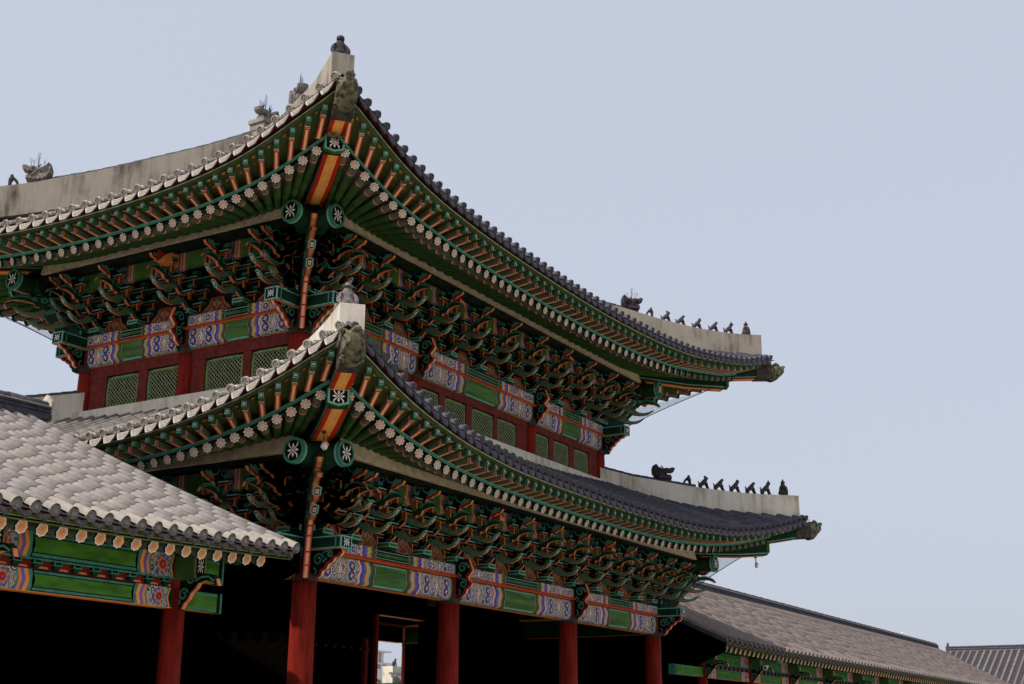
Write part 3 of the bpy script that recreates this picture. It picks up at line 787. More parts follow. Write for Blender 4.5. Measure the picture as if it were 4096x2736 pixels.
# painted beams
def painted_beam(name, x0, x1, z0, z1, yf, depth, T, side, rounded, strong=True):
    """beam between two columns: green middle, wavy stripes, flower field at both ends"""
    mb = MB(); ln = x1-x0; e = min(.27*ln, 1.55); w = min(.60, .115*ln+.02)
    bands = [(0, 'green'), (.05, 'teal_light'), (.07, 'flower_field'), (e-.02, 'pink'), (e+.05*w/.6, 'blue'), (e+.14*w/.6, 'purple'), (e+.24*w/.6, 'yellow'), (e+.33*w/.6, 'teal_light'), (e+.40*w/.6, 'brown'), (e+.52*w/.6, 'green_dark'), (e+.56*w/.6, 'teal_light'), (e+.585*w/.6, 'black'), (e+.60*w/.6, 'green_beam')]
    h = z1-z0
    if rounded: cs = [(0, z1), (-.012, z1-.02), (-.03, z1-.10*h), (-.045, z1-.22*h), (-.05, z1-.45*h), (-.045, z1-.62*h), (-.03, z1-.78*h), (0.0, z1-.90*h), (.045, z1-.98*h), (.08, z0)]
    else: cs = [(0, z1), (0, z1-.14*h), (0, z1-.2*h), (0, z1-.35*h), (0, z1-.5*h), (0, z1-.65*h), (0, z1-.8*h), (0, z1-.86*h), (0, z0)]
    nv = len(cs)
    edges = [b for b, _ in bands]
    def wav(b, v): 
        if b < .5*e: return b
        return b+.035*math.cos(v*math.pi*5.0)*(1 if rounded else .8)
    xsL = [[x0+wav(b, k/(nv-1)) for b in edges] for k in range(nv)]
    allx = [row+[2*x0+ln-x for x in reversed(row)] for row in xsL]
    mats_ = [m for _, m in bands]+[m for _, m in bands[:-1]][::-1]
    rows = [mb.add([(x, yf+cs[k][0], cs[k][1]) for x in allx[k]]) for k in range(nv)]
    for k in range(nv-1):
        for a in range(len(mats_)):
            m = mats_[a]
            if m == 'green_beam':
                if k in (0, nv-2): m = 'black' if not rounded else ('olive' if k == 0 else 'black')
                elif k in (1, nv-3): m = 'teal_light'
                elif k in (2, nv-4) and rounded is False: m = 'black'
                elif not rounded: m = 'green'
            mb.face([rows[k]+a, rows[k+1]+a, rows[k+1]+a+1, rows[k]+a+1], m, rounded)
    zs_ = [c_[1] for c_ in cs][::-1]; ys_ = [c_[0] for c_ in cs][::-1]
    def face3(cx, cz):
        return lambda a, b, k: Vector((cx+a, yf+float(np.interp(cz+b, zs_, ys_))-k, cz+b))
    rr = h*(.25 if rounded else .36)
    for sgx in (0, 1):
        for f in ((.50, 'w'), (.50-.30, 'b'), (.50+.30, 'b')):
            cx = x0+e*f[0] if sgx == 0 else x1-e*f[0]
            if f[1] == 'w':
                for cz, r_ in (((z0+.26*h, .14), (z0+.52*h, .20), (z0+.80*h, .14)) if rounded else ((z0+.5*h, .34),)):
                    F = face3(cx, cz); mb.petals(0, 0, .0, h*r_, h*r_*.9, 4, F, .005, 'white', ph=math.pi/2, sx=.55); mb.petals(0, 0, .0, h*r_*.6, h*r_*.5, 4, F, .009, 'red' if r_ < .2 else 'lilac', ph=math.pi/2, sx=.55)
                for dx in (-1, 1):
                    mb.ribbon([(dx*e*.12, -h*.36), (dx*e*.07, -h*.12), (dx*e*.13, h*.08), (dx*e*.08, h*.34)], .022, face3(cx, z0+.5*h), .006, 'pink')
            else:
                for cz in ((z0+.32*h, z0+.70*h) if rounded else (z0+.5*h,)):
                    F = face3(cx, cz)
                    mb.disc(0, 0, rr, F, .005, 'white', 12); mb.disc(0, 0, rr*.88, F, .008, 'blue', 12); mb.disc(0, 0, rr*.56, F, .011, 'green_dark', 10); mb.petals(0, 0, .0, rr*.52, rr*.36, 4, F, .014, 'pink', ph=.4)
    yb = yf+depth; cy = cs[-1][0]
    mb.quad([(x0, yf+cy, z0), (x0, yb, z0), (x1, yb, z0), (x1, yf+cy, z0)], 'orange')
    mb.quad([(x0, yf, z1), (x1, yf, z1), (x1, yb, z1), (x0, yb, z1)], 'cream')
    mb.quad([(x0, yb, z0), (x0, yb, z1), (x1, yb, z1), (x1, yb, z0)], 'green_dark')
    for x in (x0, x1): mb.quad([(x, yf+c_, z_) for c_, z_ in cs]+[(x, yb, z0), (x, yb, z1)], 'green_dark')
    return mb.build(name, gate, mw=mface(T, side))
BAYS = {}
for T in (U, Lo):
    for side in 'RLEB':
        X = xs_of[(T, side)]
        for a, b in zip(X, X[1:]):
            painted_beam('lintel', a+T.rad*.85, b-T.rad*.85, T.ring+.03, T.ring+.58, -.20, .36, T, side, True)
            painted_beam('plate_beam', a+.16, b-.16, T.plate+.015, T.base-.01, -.29, .5, T, side, False)
        # plate underside lip
        mb = MB(); mb.box(X[0]-.1, X[-1]+.1, -.33, .3, T.plate-.035, T.plate+.012, 'orange', front='red'); mb.build('plate_lip', gate, mw=mface(T, side))

# dark wall board behind the brackets, purlin, cream strip, painted boards
for T in (U, Lo):
    for side in 'RLEB':
        X = xs_of[(T, side)]; mf = mface(T, side); a, b = X[0], X[-1]
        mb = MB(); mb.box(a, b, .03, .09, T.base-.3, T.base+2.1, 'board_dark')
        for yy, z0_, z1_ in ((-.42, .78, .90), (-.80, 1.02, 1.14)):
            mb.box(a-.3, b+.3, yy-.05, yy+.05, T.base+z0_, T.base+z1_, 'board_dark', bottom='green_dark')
            mb.box(a-.3, b+.3, yy-.055, yy-.052, T.base+z1_-.04, T.base+z1_-.02, 'teal')
        mb.build('bracket_backing', gate, mw=mf)
        q = T.q; mb = MB()
        zc = T.pz+.20
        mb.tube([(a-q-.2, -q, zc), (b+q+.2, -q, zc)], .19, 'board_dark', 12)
        mb.tube([(a-q-.76, -q, T.pz), (a-q+.35, -q, T.pz)], .235, 'green_dark', 16); mb.tube([(b+q-.35, -q, T.pz), (b+q+.76, -q, T.pz)], .235, 'green_dark', 16)
        o = mb.build('eave_purlin', gate, mw=mf)
        for sg, xe in ((-1, a-q-.77), (1, b+q+.77)):
            d_ = MB(); to3 = lambda u, v, k: Vector((xe+sg*k, -q+u*(1 if sg > 0 else -1), T.pz+v))
            n = 28
            for r0, r1, k0, k1, m in ((.275, .275, -.05, .0, 'teal'), (.275, .275, -.115, -.065, 'teal_light')):
                A = d_.add([to3(r0*math.cos(2*math.pi*i/n), r0*math.sin(2*math.pi*i/n), k0) for i in range(n)]); Bq = d_.add([to3(r1*math.cos(2*math.pi*i/n), r1*math.sin(2*math.pi*i/n), k1) for i in range(n)])
                for i in range(n): d_.face([A+i, A+(i+1) % n, Bq+(i+1) % n, Bq+i], m)
                d_.face([Bq+i for i in range(n)], m)
            d_.disc(0, 0, .215, to3, .004, 'black', 28); fleur(d_, to3, .19, .008)
            d_.build('purlin_end_disc', o)
        mb = MB(); st = [a-.6+(b-a+1.2)*k/40 for k in range(41)]
        for x0_, x1_ in zip(st, st[1:]):
            za, zb_ = T.base+1.55, T.base+1.88
            mb.quad([(x0_, -1.40, za), (x1_, -1.40, za), (x1_, -1.30, zb_+.05), (x0_, -1.30, zb_+.05)], 'cream')
            mb.quad([(x0_, -1.40, za), (x0_, -1.05, za+.02), (x1_, -1.05, za+.02), (x1_, -1.40, za)], 'cream')
        mb.build('plaster_strip', gate, mw=mf)

# bracket sets -------------------------------------------------------
TONGUE = [(0, .50), (0, .22), (.18, .22), (.30, .30), (.36, .36), (.44, .34), (.55, .27), (.70, .21), (.85, .20), (.98, .225), (1.06, .255), (1.21, .42), (1.14, .40), (1.05, .335), (.93, .295), (.82, .30), (.73, .35), (.66, .43), (.58, .50)]
BEAK = [(0, 1.10), (0, .84), (.55, .80), (.72, .74), (.80, .70), (.90, .70), (.94, .80), (1.06, .80), (1.12, .90), (1.28, .945), (1.42, .965), (1.52, .95), (1.64, .88), (1.58, .985), (1.48, 1.05), (1.37, 1.085), (1.22, 1.06), (1.08, 1.10)]
CLOUD = [(.55, 1.50), (.55, 1.12), (.80, 1.10), (1.02, 1.10), (1.08, 1.02), (1.16, 1.06), (1.22, 1.16), (1.34, 1.17), (1.42, 1.22), (1.52, 1.24), (1.58, 1.32), (1.53, 1.40), (1.45, 1.375), (1.38, 1.43), (1.29, 1.36), (1.20, 1.36), (1.13, 1.46), (1.02, 1.57), (.88, 1.58), (.75, 1.52)]
def to_yz(o, z, c): return Vector((c, -o, z))
def tag_plate(mb, o0, z0, o1, z1, hw):
    """hexagonal painted tip plate of a tongue"""
    A = Vector((o0, z0)); Bq = Vector((o1, z1)); t = (Bq-A); ln = t.length; t.normalize(); nn = Vector((t.y, -t.x))
    def P(u, v, k): q = A+t*(u*ln)+nn*k; return Vector((v*hw, -q.x, q.y))
    hexa = [(0, 0), (.14, -1), (.86, -1), (1.04, 0), (.86, 1), (.14, 1)]
    mb.quad([P(u, v, .004) for u, v in hexa], 'teal_light')
    mb.quad([P(.5+(u-.5)*.76, v*.66, .008) for u, v in hexa], 'black')
    to3 = lambda a, b, k: P(.5+a, b, k)
    mb.petals(0, 0, .03, .32, .30, 4, to3, .012, 'pink', ph=math.pi/4, sy=1.9); mb.disc(0, 0, .09, lambda a, b, k: P(.5+a, b*2, k), .015, 'yellow', 6)
HT = .058
def side_lines(mb, lines, th, m='teal', w=.026):
    for pts in lines:
        for c in (-th-.004, th+.004): mb.ribbon(pts, w, to_yz, c, m)
def tongue_mesh(do, dz):
    mb = MB(); P = [((o+do if o > .01 else 0), z+dz) for o, z in TONGUE]
    mb.extrude(P, to_yz, (-HT, HT), 'olive', 'green_dark', 'salmon')
    body = [((o+do if o > .01 else 0), z+dz) for o, z in [(0, .50), (0, .22), (.18, .22), (.30, .30), (.36, .36), (.44, .40), (.58, .50)]]
    for c in (-HT-.002, HT+.002): mb.poly(body, to_yz, c, 'black')
    low = [(o+do, z+dz+.022) for o, z in [(.50, .32), (.58, .265), (.70, .225), (.85, .215), (.98, .24), (1.06, .27), (1.12, .335)]]
    side_lines(mb, [low, spiral(.43+do, .42+dz, .085, 1.2, .2, -1), [(.1, .27+dz), (.22+do*.5, .29+dz), (.34+do, .44+dz)], [(.52+do, .45+dz), (.56+do, .36+dz), (.62+do, .28+dz)]], HT, 'teal', .036)
    tag_plate(mb, 1.055+do, .25+dz, 1.215+do, .425+dz, HT+.006)
    return mb.mesh('tongue')
def beak_mesh():
    mb = MB(); mb.extrude(BEAK, to_yz, (-HT, HT), 'green_dark', 'olive', 'salmon')
    side_lines(mb, [spiral(.93, .97, .085, 1.25, .5, 1), spiral(1.10, 1.0, .055, 1.1, 2.6, -1), [(1.05, .95), (1.16, 1.03), (1.30, 1.065), (1.42, 1.05), (1.54, .99), (1.60, .92)], [(.1, 1.06), (.5, 1.07), (.84, 1.06)], [(.6, .86), (.74, .80), (.85, .88)]], HT, 'teal', .032)
    return mb.mesh('beak')
def cloud_mesh():
    mb = MB(); mb.extrude(CLOUD, to_yz, (-HT, HT), 'black', 'green_dark', 'salmon')
    blob = [(1.24, 1.27), (1.30, 1.20), (1.40, 1.26), (1.50, 1.28), (1.545, 1.33), (1.50, 1.37), (1.44, 1.34), (1.38, 1.395), (1.31, 1.34)]
    rim = [(1.22, 1.20), (1.31, 1.20), (1.38, 1.235), (1.46, 1.255), (1.53, 1.275)]
    for c in (-HT-.004, HT+.004):
        mb.poly(blob, to_yz, c, 'teal')
    side_lines(mb, [rim], HT, 'red', .03)
    side_lines(mb, [spiral(.98, 1.40, .135, 1.35, .1, 1, 20), [(1.115, 1.42), (1.16, 1.33), (1.26, 1.30)], [(.85, 1.38), (.83, 1.24), (.84, 1.14)], [(1.02, 1.22), (.98, 1.15), (1.06, 1.12)]], HT, 'teal', .036)
    return mb.mesh('cloud_head')
def box_framed(mb, x0, x1, y0, y1, z0, z1, fill='green', line='teal_light', lw=.022, taper=0):
    zt = z0+(z1-z0)*.45
    if taper:
        A = mb.add([(x0+taper, y0+taper, z0), (x1-taper, y0+taper, z0), (x1-taper, y1-taper, z0), (x0+taper, y1-taper, z0), (x0, y0, zt), (x1, y0, zt), (x1, y1, zt), (x0, y1, zt)])
        for f_ in ((0, 3, 2, 1), (0, 1, 5, 4), (1, 2, 6, 5), (2, 3, 7, 6), (3, 0, 4, 7)): mb.face([A+i for i in f_], 'green_dark')
    mb.box(x0, x1, y0, y1, zt if taper else z0, z1, line)
    za = (zt if taper else z0)+lw; zb_ = z1-lw
    for x, sg in ((x0, -1), (x1, 1)):
        mb.quad([(x+sg*.003, y0+lw, za), (x+sg*.003, y1-lw, za), (x+sg*.003, y1-lw, zb_), (x+sg*.003, y0+lw, zb_)], fill)
    mb.quad([(x0+lw, y0-.003, za), (x1-lw, y0-.003, za), (x1-lw, y0-.003, zb_), (x0+lw, y0-.003, zb_)], fill)
    if taper:
        for x, sg in ((x0, -1), (x1, 1)):
            k = taper
            mb.quad([(x+sg*.002-sg*k*.1, y0+.03, zt-.015), (x+sg*.002-sg*k*.1, y1-.03, zt-.015), (x-sg*k*.8, y1-k-.03, z0+.015), (x-sg*k*.8, y0+k+.03, z0+.015)], fill)
def cross_arms_mesh():
    mb = MB()
    for o, z0_, z1_, ln in ((0.0, .30, .42, .84), (0.0, .64, .76, 1.10), (.42, .52, .64, .84), (.42, .86, .98, 1.10), (.80, .80, .92, .84), (.80, 1.12, 1.22, 1.10), (1.08, 1.06, 1.17, .80)):
        h = ln/2; y0, y1 = -o-.05, -o+.05
        prof = [(-h, z1_), (-h, z0_+.055), (-h+.05, z0_+.02), (-h+.14, z0_), (h-.14, z0_), (h-.05, z0_+.02), (h, z0_+.055), (h, z1_)]
        mb.extrude(prof, lambda a, b, c: Vector((a, c, b)), (y0, y1), 'black', 'green_dark', 'rust' if o > .2 else 'brown')
        for yy in (y0-.004,):
            mb.ribbon([(-h+.02, z1_-.020), (h-.02, z1_-.020)], .028, lambda a, b, c: Vector((a, c, b)), yy, 'teal_light')
            mb.ribbon([(-h+.03, z0_+.05), (-h+.14, z0_+.022), (h-.14, z0_+.022), (h-.03, z0_+.05)], .016, lambda a, b, c: Vector((a, c, b)), yy, 'rust')
        for sg in (-1, 1): 
            mb.quad([(sg*(h+.004), y0+.02, z0_+.06), (sg*(h+.004), y1-.02, z0_+.06), (sg*(h+.004), y1-.02, z1_-.02), (sg*(h+.004), y0+.02, z1_-.02)], 'teal')
        for xc in (-h+.07, h-.07):
            box_framed(mb, xc-.075, xc+.075, y0-.025, y1+.025, z1_+.002, z1_+.115, 'black', 'teal', .020, .03)
            mb.quad([(xc-.022, y0-.030, z0_-.16), (xc+.022, y0-.030, z0_-.16), (xc+.022, y0-.030, z0_+.02), (xc-.022, y0-.030, z0_+.02)], 'rust')
            mb.quad([(xc-.022, y0-.030, z0_-.16), (xc-.022, y1, z0_-.16), (xc-.022, y1, z0_+.02), (xc-.022, y0-.030, z0_+.02)], 'brown')
    return mb.mesh('cross_arms')
def block_mesh():
    mb = MB(); box_framed(mb, -.17, .17, -.30, .12, .0, .21, 'green', 'teal_light', .028, .06)
    return mb.mesh('bearing_block')
def plate_mesh():
    mb = MB(); th = .040
    mb.extrude([(.0, .50), (.42, .50), (.56, .78), (.80, 1.06), (.84, 1.40), (.66, 1.52), (.0, 1.52)], to_yz, (-th, th), 'black', 'green_dark')
    side_lines(mb, [spiral(.24, .66, .11, 1.3, .2, 1), spiral(.42, .96, .12, 1.3, 2.4, -1), spiral(.16, 1.12, .10, 1.2, 1.0, 1), spiral(.62, 1.28, .11, 1.3, 3.4, -1), spiral(.32, 1.36, .09, 1.2, .6, 1), [(.40, .56), (.50, .76), (.62, .92), (.76, 1.08)]], th, 'teal', .034)
    return mb.mesh('carved_plate')
PLM = plate_mesh()
TM1, TM2, BKM, CLM, ARM, BLM = tongue_mesh(0, 0), tongue_mesh(.26, .32), beak_mesh(), cloud_mesh(), cross_arms_mesh(), block_mesh()
def bracket_set(mw, arms=True, stretch=None, label=None):
    o = place(BLM, 'bracket_set', gate, mw=mw)
    if label: o['label'] = label
    for me, nm in ((TM1, 'tongue'), (TM2, 'tongue'), (BKM, 'beak'), (CLM, 'cloud_head'), (PLM, 'carved_plate')):
        c = place(me, nm, o)
        if stretch: c.scale = (stretch[0], stretch[1], 1)
    if arms: place(ARM, 'cross_arms', o)
    return o
def panel_mesh(w):
    """red board between two bracket sets with a pale vine scroll"""
    mb = MB(); h = .46; to3 = lambda a, b, c: Vector((a, c, b))
    P = [(-w, .0), (-w*.86, .06), (-w*.7, .2), (-w*.45, .30), (-w*.34, h), (w*.34, h), (w*.45, .30), (w*.7, .2), (w*.86, .06), (w, 0)]
    mb.extrude(P[::-1], to3, (-.03, 0), 'red_panel', 'red_panel')
    for sg in (-1, 1):
        for pts in ([(0, .02), (0, .16), (sg*.05, .25), (sg*.02, .38)], spiral(sg*w*.35, .13, .075, 1.2, 1.5, sg), spiral(sg*w*.16, .29, .055, 1.2, .3, -sg), [(0, .05), (sg*w*.3, .05), (sg*w*.6, .09), (sg*w*.55, .17)], [(sg*w*.86, .03), (sg*w*.66, .17), (sg*w*.42, .26), (sg*w*.34, .42)]):
            mb.ribbon(pts, .020, to3, -.034, 'lattice')
    return mb.mesh('painted_panel')
PANELS = {}
SETS = {}
def inter(X, n): 
    out = []
    for a, b, k in zip(X, X[1:], n): out += [a+(b-a)*i/(k+1) for i in range(k+1)]
    return out+[X[-1]]
NSETS = {(U, 'R'): (2, 3, 2), (U, 'L'): (1, 1), (Lo, 'R'): (3, 3, 3), (Lo, 'L'): (2, 2), (U, 'E'): (), (Lo, 'E'): ()}
def anchor_mesh(long):
    """carved bracket arm that hangs beside the column head"""
    mb = MB(); T_ = Lo
    P = [(.22, .95), (.60, .95), (.66, .80), (.72, .66), (.66, .58), (.58, .50), (.62, .42), (.71, .34), (.66, .26), (.55, .20), (.52, .10), (.42, .02), (.36, .0), (.30, .06), (.22, .10)] if long else \
        [(.22, .58), (1.02, .58), (1.06, .48), (.98, .40), (.86, .38), (.80, .30), (.70, .26), (.64, .16), (.54, .12), (.50, .02), (.42, -.02), (.36, .02), (.30, .08), (.22, .10)]
    mb.extrude(P[::-1], to_yz, (-.07, .07), 'black', 'salmon', 'salmon')
    L1 = [spiral(.44, .74, .13, 1.3, .4, 1, 18), spiral(.46, .34, .12, 1.3, 2.0, -1, 18), [(.30, .62), (.40, .54), (.34, .46)], [(.34, .22), (.38, .14), (.34, .06)], [(.55, .86), (.62, .72)]] if long else [spiral(.44, .36, .14, 1.3, .2, 1, 18), spiral(.74, .47, .085, 1.3, 2.6, -1, 16), [(.55, .50), (.64, .53), (.72, .56)], [(.32, .20), (.40, .12), (.36, .04)], [(.56, .30), (.66, .38)]]
    for pts in L1:
        for c in (-.074, .074): mb.ribbon(pts, .040, to_yz, c, 'teal')
    for c in (-.073, .073): mb.ribbon([(o-.035, z+.01) for o, z in P[2:-3]], .03, to_yz, c, 'red')
    # the pale core line on the outer edge
    for (o0, z0_), (o1, z1_) in zip(P[1:-2], P[2:-1]):
        mb.quad([Vector((-.03, -o0-.004, z0_-.003)), Vector((.03, -o0-.004, z0_-.003)), Vector((.03, -o1-.004, z1_-.003)), Vector((-.03, -o1-.004, z1_-.003))], 'pink')
    return mb.mesh('carved_arm')
ANL, ANS = anchor_mesh(True), anchor_mesh(False)
for T in (U, Lo):
    for side in 'RL':
        X = xs_of[(T, side)]; S = inter(X, NSETS[(T, side)]); mf = mface(T, side)
        for x in S[1:-1]:
            if T is Lo and side == 'L' and x < 4: continue
            bracket_set(mf @ Matrix.Translation((x, 0, T.base)))
        for a, b in zip(S, S[1:]):
            w = round((b-a)/2-.22, 3)
            if w not in PANELS: PANELS[w] = panel_mesh(min(w, .52) if side == 'R' else min(w, .6))
            place(PANELS[w], 'painted_panel', gate, mw=mf @ Matrix.Translation(((a+b)/2, -.02, T.base+.005)))
            # painted purlin board: flower fields by the sets, green between
            mb = MB(); yb = -.93; z0_, z1_ = T.base+1.0, T.base+1.46; g_ = b-a
            for u0, u1, m in ((.0, .22, 'flower_field_dim'), (.22, .25, 'salmon'), (.25, .28, 'purple'), (.28, .31, 'yellow'), (.31, .335, 'brown'), (.335, .35, 'teal'), (.35, .65, 'green'), (.65, .665, 'teal'), (.665, .69, 'brown'), (.69, .72, 'yellow'), (.72, .75, 'purple'), (.75, .78, 'salmon'), (.78, 1.0, 'flower_field_dim')):
                mb.box(a+g_*u0, a+g_*u1, yb, yb+.09, z0_, z1_, m)
            mb.build('purlin_board', gate, mw=mf)
            # orange eave wedge head beside every second set
        for x in X[1:-1]:
            place(ANL, 'carved_arm', gate, mw=mf @ Matrix.Translation((x, 0, T.ring+.10)))
            # stepped orange beam head under the eave over each column
            mb = MB()
            for k in range(6):
                mb.box(x+.10, x+.34, -1.42+.05*k, -.7, T.base+1.08+.055*k, T.base+1.14+.055*k, 'orange', front='salmon')
            mb.box(x+.085, x+.10, -1.42, -.7, T.base+1.08, T.base+1.42, 'red')
            mb.build('stepped_beam_head', gate, mw=mf)
    # corners: sets facing both ways and diagonally, plate ends, hanging arms
    for c, dirs in (('N', 'RL'), ('F', 'RE'), ('B', 'LB')):
        a, b, sx, sy = CORN[c]
        base = Vector((T.i if a == 0 else L-T.i, T.j if b == 0 else W-T.j, 0))
        angs = []
        for d_ in dirs:
            ang = {'R': 0, 'L': -math.pi/2, 'E': math.pi/2, 'B': math.pi}[d_]; angs.append(ang)
            mw = Matrix.Translation(base) @ Matrix.Rotation(ang, 4, 'Z')
            for off in (0, -.42*0):
                bracket_set(mw @ Matrix.Translation((0, 0, T.base)), arms=(c == 'N'))
            sg = 1 if (c, d_) in (('N', 'R'), ('F', 'E'), ('B', 'L')) else -1
            # a second fan of tongues beside the corner one
            bracket_set(mw @ Matrix.Translation((.40*sg, 0, T.base)), arms=True)
            place(ANS, 'carved_arm', gate, mw=mw @ Matrix.Translation((0, 0, T.ring+.02)))
            mb = MB(); box_framed(mb, -.19, .19, -1.12, -.2, T.plate-.06, T.base-.06, 'green_dark', 'teal_light', .03)
            mb.quad([(-.17, -1.1, T.plate-.064), (.17, -1.1, T.plate-.064), (.17, -.3, T.plate-.064), (-.17, -.3, T.plate-.064)], 'orange')
            mb.quad([(x_, -1.126, z_) for x_, z_ in ((-.15, T.plate-.02), (.15, T.plate-.02), (.15, T.base-.1), (-.15, T.base-.1))], 'black')
            cz = (T.plate+T.base)/2-.06
            fleur(mb, lambda u, v, k: Vector((u, -1.126-k, cz+v)), .13, .004, 1.05, .85)
            mb.box(-.195, .195, -1.0, -.96, T.plate-.061, T.base-.059, 'teal')
            mb.build('plate_end', gate, mw=mw)
        v = Vector((sx, sy)); ang = math.atan2(v.y, v.x)+math.pi/2
        mw = Matrix.Translation(base) @ Matrix.Rotation(ang, 4, 'Z')
        bracket_set(mw @ Matrix.Translation((0, 0, T.base)), arms=False, stretch=(1.35, 1.40))
        # diagonal stack: salmon edge strip from the column head up to the purlin crossing
        mb = MB()
        path = [(.40, T.ring-.02), (.50, T.ring+.25), (.60, T.ring+.52), (.72, T.plate+.2), (.9, T.base+.12), (1.1, T.base+.36), (1.35, T.base+.62), (1.42, T.base+.9), (1.50, T.base+1.2), (1.55, T.base+1.5)]
        for (o0, z0_), (o1, z1_) in zip(path, path[1:]):
            for hw, m, k in ((.075, 'green_dark', 0), (.065, 'red', .004), (.045, 'salmon', .008), (.022, 'pink', .012)):
                mb.quad([Vector((-hw, -o0-k, z0_)), Vector((hw, -o0-k, z0_)), Vector((hw, -o1-k, z1_)), Vector((-hw, -o1-k, z1_))], m)
            for sg in (-1, 1): mb.quad([Vector((sg*.075, -o0, z0_)), Vector((sg*.075, -o1, z1_)), Vector((sg*.075, -.1, z1_)), Vector((sg*.075, -.1, z0_))], 'relief_vine')
            zc_ = z1_-.01; mb.box(-.07, .07, -o1-.02, -o1+.01, zc_-.02, zc_+.01, 'red')
        mb.build('corner_post', gate, mw=mw)

# windows, window walls, plaster band --------------------------------
WIN = {'R': [(1.45, 2.55), (2.75, 3.9), (4.1, 5.35), (6.10, 7.05), (7.37, 8.45), (8.78, 9.96), (10.22, 11.31), (12.42, 13.36), (13.69, 14.72), (15.11, 16.11)],
       'L': [(W-7.80, W-6.66), (W-6.32, W-5.12), (W-4.32, W-3.10), (W-2.82, W-1.70)]}
WIN['E'] = [(W-b, W-a) for a, b in WIN['L']]; WIN['B'] = [(L-b, L-a) for a, b in WIN['R']]
WM = {}
def window_meshes(w, h):
    fr = MB(); t = .065
    fr.box(0, w, -.03, .03, 0, t, 'window_green'); fr.box(0, w, -.03, .03, h-t, h, 'window_green'); fr.box(0, t, -.03, .03, t+.001, h-t-.001, 'window_green'); fr.box(w-t, w, -.03, .03, t+.001, h-t-.001, 'window_green')
    for x in (0, w-.16):
        for z in (0, h-.13):
            pass
    for x0_, x1_, z0_, z1_ in ((0, .17, h-.022, h), (w-.17, w, h-.022, h), (0, .17, 0, .022), (w-.17, w, 0, .022), (0, .022, 0, .16), (w-.022, w, 0, .16), (0, .022, h-.16, h), (w-.022, w, h-.16, h)):
        fr.box(x0_-.002, x1_+.002, -.036, -.031, z0_, z1_, 'iron')
    la = MB(); W_, H_ = w-2*t, h-2*t; st = .112
    for sg in (1, -1):
        k = -H_
        while k < W_:
            # line x = k + s (s = 0..H) clipped
            s0, s1 = max(0, -k), min(H_, W_-k)
            if s1-s0 > .02:
                P = []
                for s_ in (s0, s1):
                    x = k+s_; z = s_ if sg > 0 else H_-s_
                    P.append((t+x, t+z))
                yy = -.008 if sg > 0 else -.004
                la.ribbon(P, .022, lambda a, b, c: Vector((a, c, b)), yy-.012, 'lattice')
            k += st
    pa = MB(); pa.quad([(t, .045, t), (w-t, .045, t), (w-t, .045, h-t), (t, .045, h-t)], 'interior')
    return fr.mesh('window'), la.mesh('lattice'), pa.mesh('pane')
for side in 'RLEB':
    mf = mface(U, side); X = xs_of[(U, side)]; zb, zt = (9.98, 10.76) if side in 'RB' else (9.82, 10.66)
    wins = WIN[side]
    wall = MB(); yf0, yf1 = -.14, -.02; top = U.ring+.04; bot = 9.55
    wall.box(X[0], X[-1], -.075, .06, zt+.03, top, 'red_frame'); wall.box(X[0], X[-1], -.075, .06, bot, zb-.02, 'red_frame')
    ed = [X[0]]+[v for ab in wins for v in ab]+[X[-1]]
    for k in range(0, len(ed), 2): wall.box(ed[k]+(.0 if k == 0 else .012), ed[k+1]-.012, -.06, .05, zb-.019, zt+.029, 'red_frame')
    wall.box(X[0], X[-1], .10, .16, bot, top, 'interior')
    wall.build('window_wall', gate, mw=mf)
    if side in 'RL':
        for a, b in wins:
            key = (round(b-a, 2), side)
            if key not in WM: WM[key] = window_meshes(b-a, zt-zb)
            f_, l_, p_ = WM[key]
            o = place(f_, 'window', gate, mw=mf @ Matrix.Translation((a, .0, zb)))
            place(l_, 'lattice', o); place(p_, 'pane', o)
    pl = MB(); pl.box(X[0]-.33, X[-1]+.33, -.36, -.165, 9.1, 9.74 if side in 'LE' else 9.93, 'plaster_new'); 
    pl.build('plaster_band', gate, mw=mf)

# inside of the gate, shade put in as near-black colour: ceiling, door wall, side walls ------------
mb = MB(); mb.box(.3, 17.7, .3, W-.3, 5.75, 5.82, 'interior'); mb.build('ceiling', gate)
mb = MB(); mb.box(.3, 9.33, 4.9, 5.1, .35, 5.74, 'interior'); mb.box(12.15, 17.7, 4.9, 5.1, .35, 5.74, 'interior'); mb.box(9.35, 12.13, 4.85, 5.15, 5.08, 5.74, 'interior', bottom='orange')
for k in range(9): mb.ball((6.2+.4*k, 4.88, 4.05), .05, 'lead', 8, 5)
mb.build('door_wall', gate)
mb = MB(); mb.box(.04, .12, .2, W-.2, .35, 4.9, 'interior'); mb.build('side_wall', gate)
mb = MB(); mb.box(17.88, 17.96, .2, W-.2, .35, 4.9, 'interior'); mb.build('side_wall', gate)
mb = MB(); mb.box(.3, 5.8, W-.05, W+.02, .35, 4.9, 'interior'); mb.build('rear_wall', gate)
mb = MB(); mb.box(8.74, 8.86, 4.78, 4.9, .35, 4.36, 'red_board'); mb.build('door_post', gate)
mb = MB(); mb.box(9.22, 9.34, 4.78, 4.9, .35, 5.07, 'red_board'); mb.build('door_post', gate)

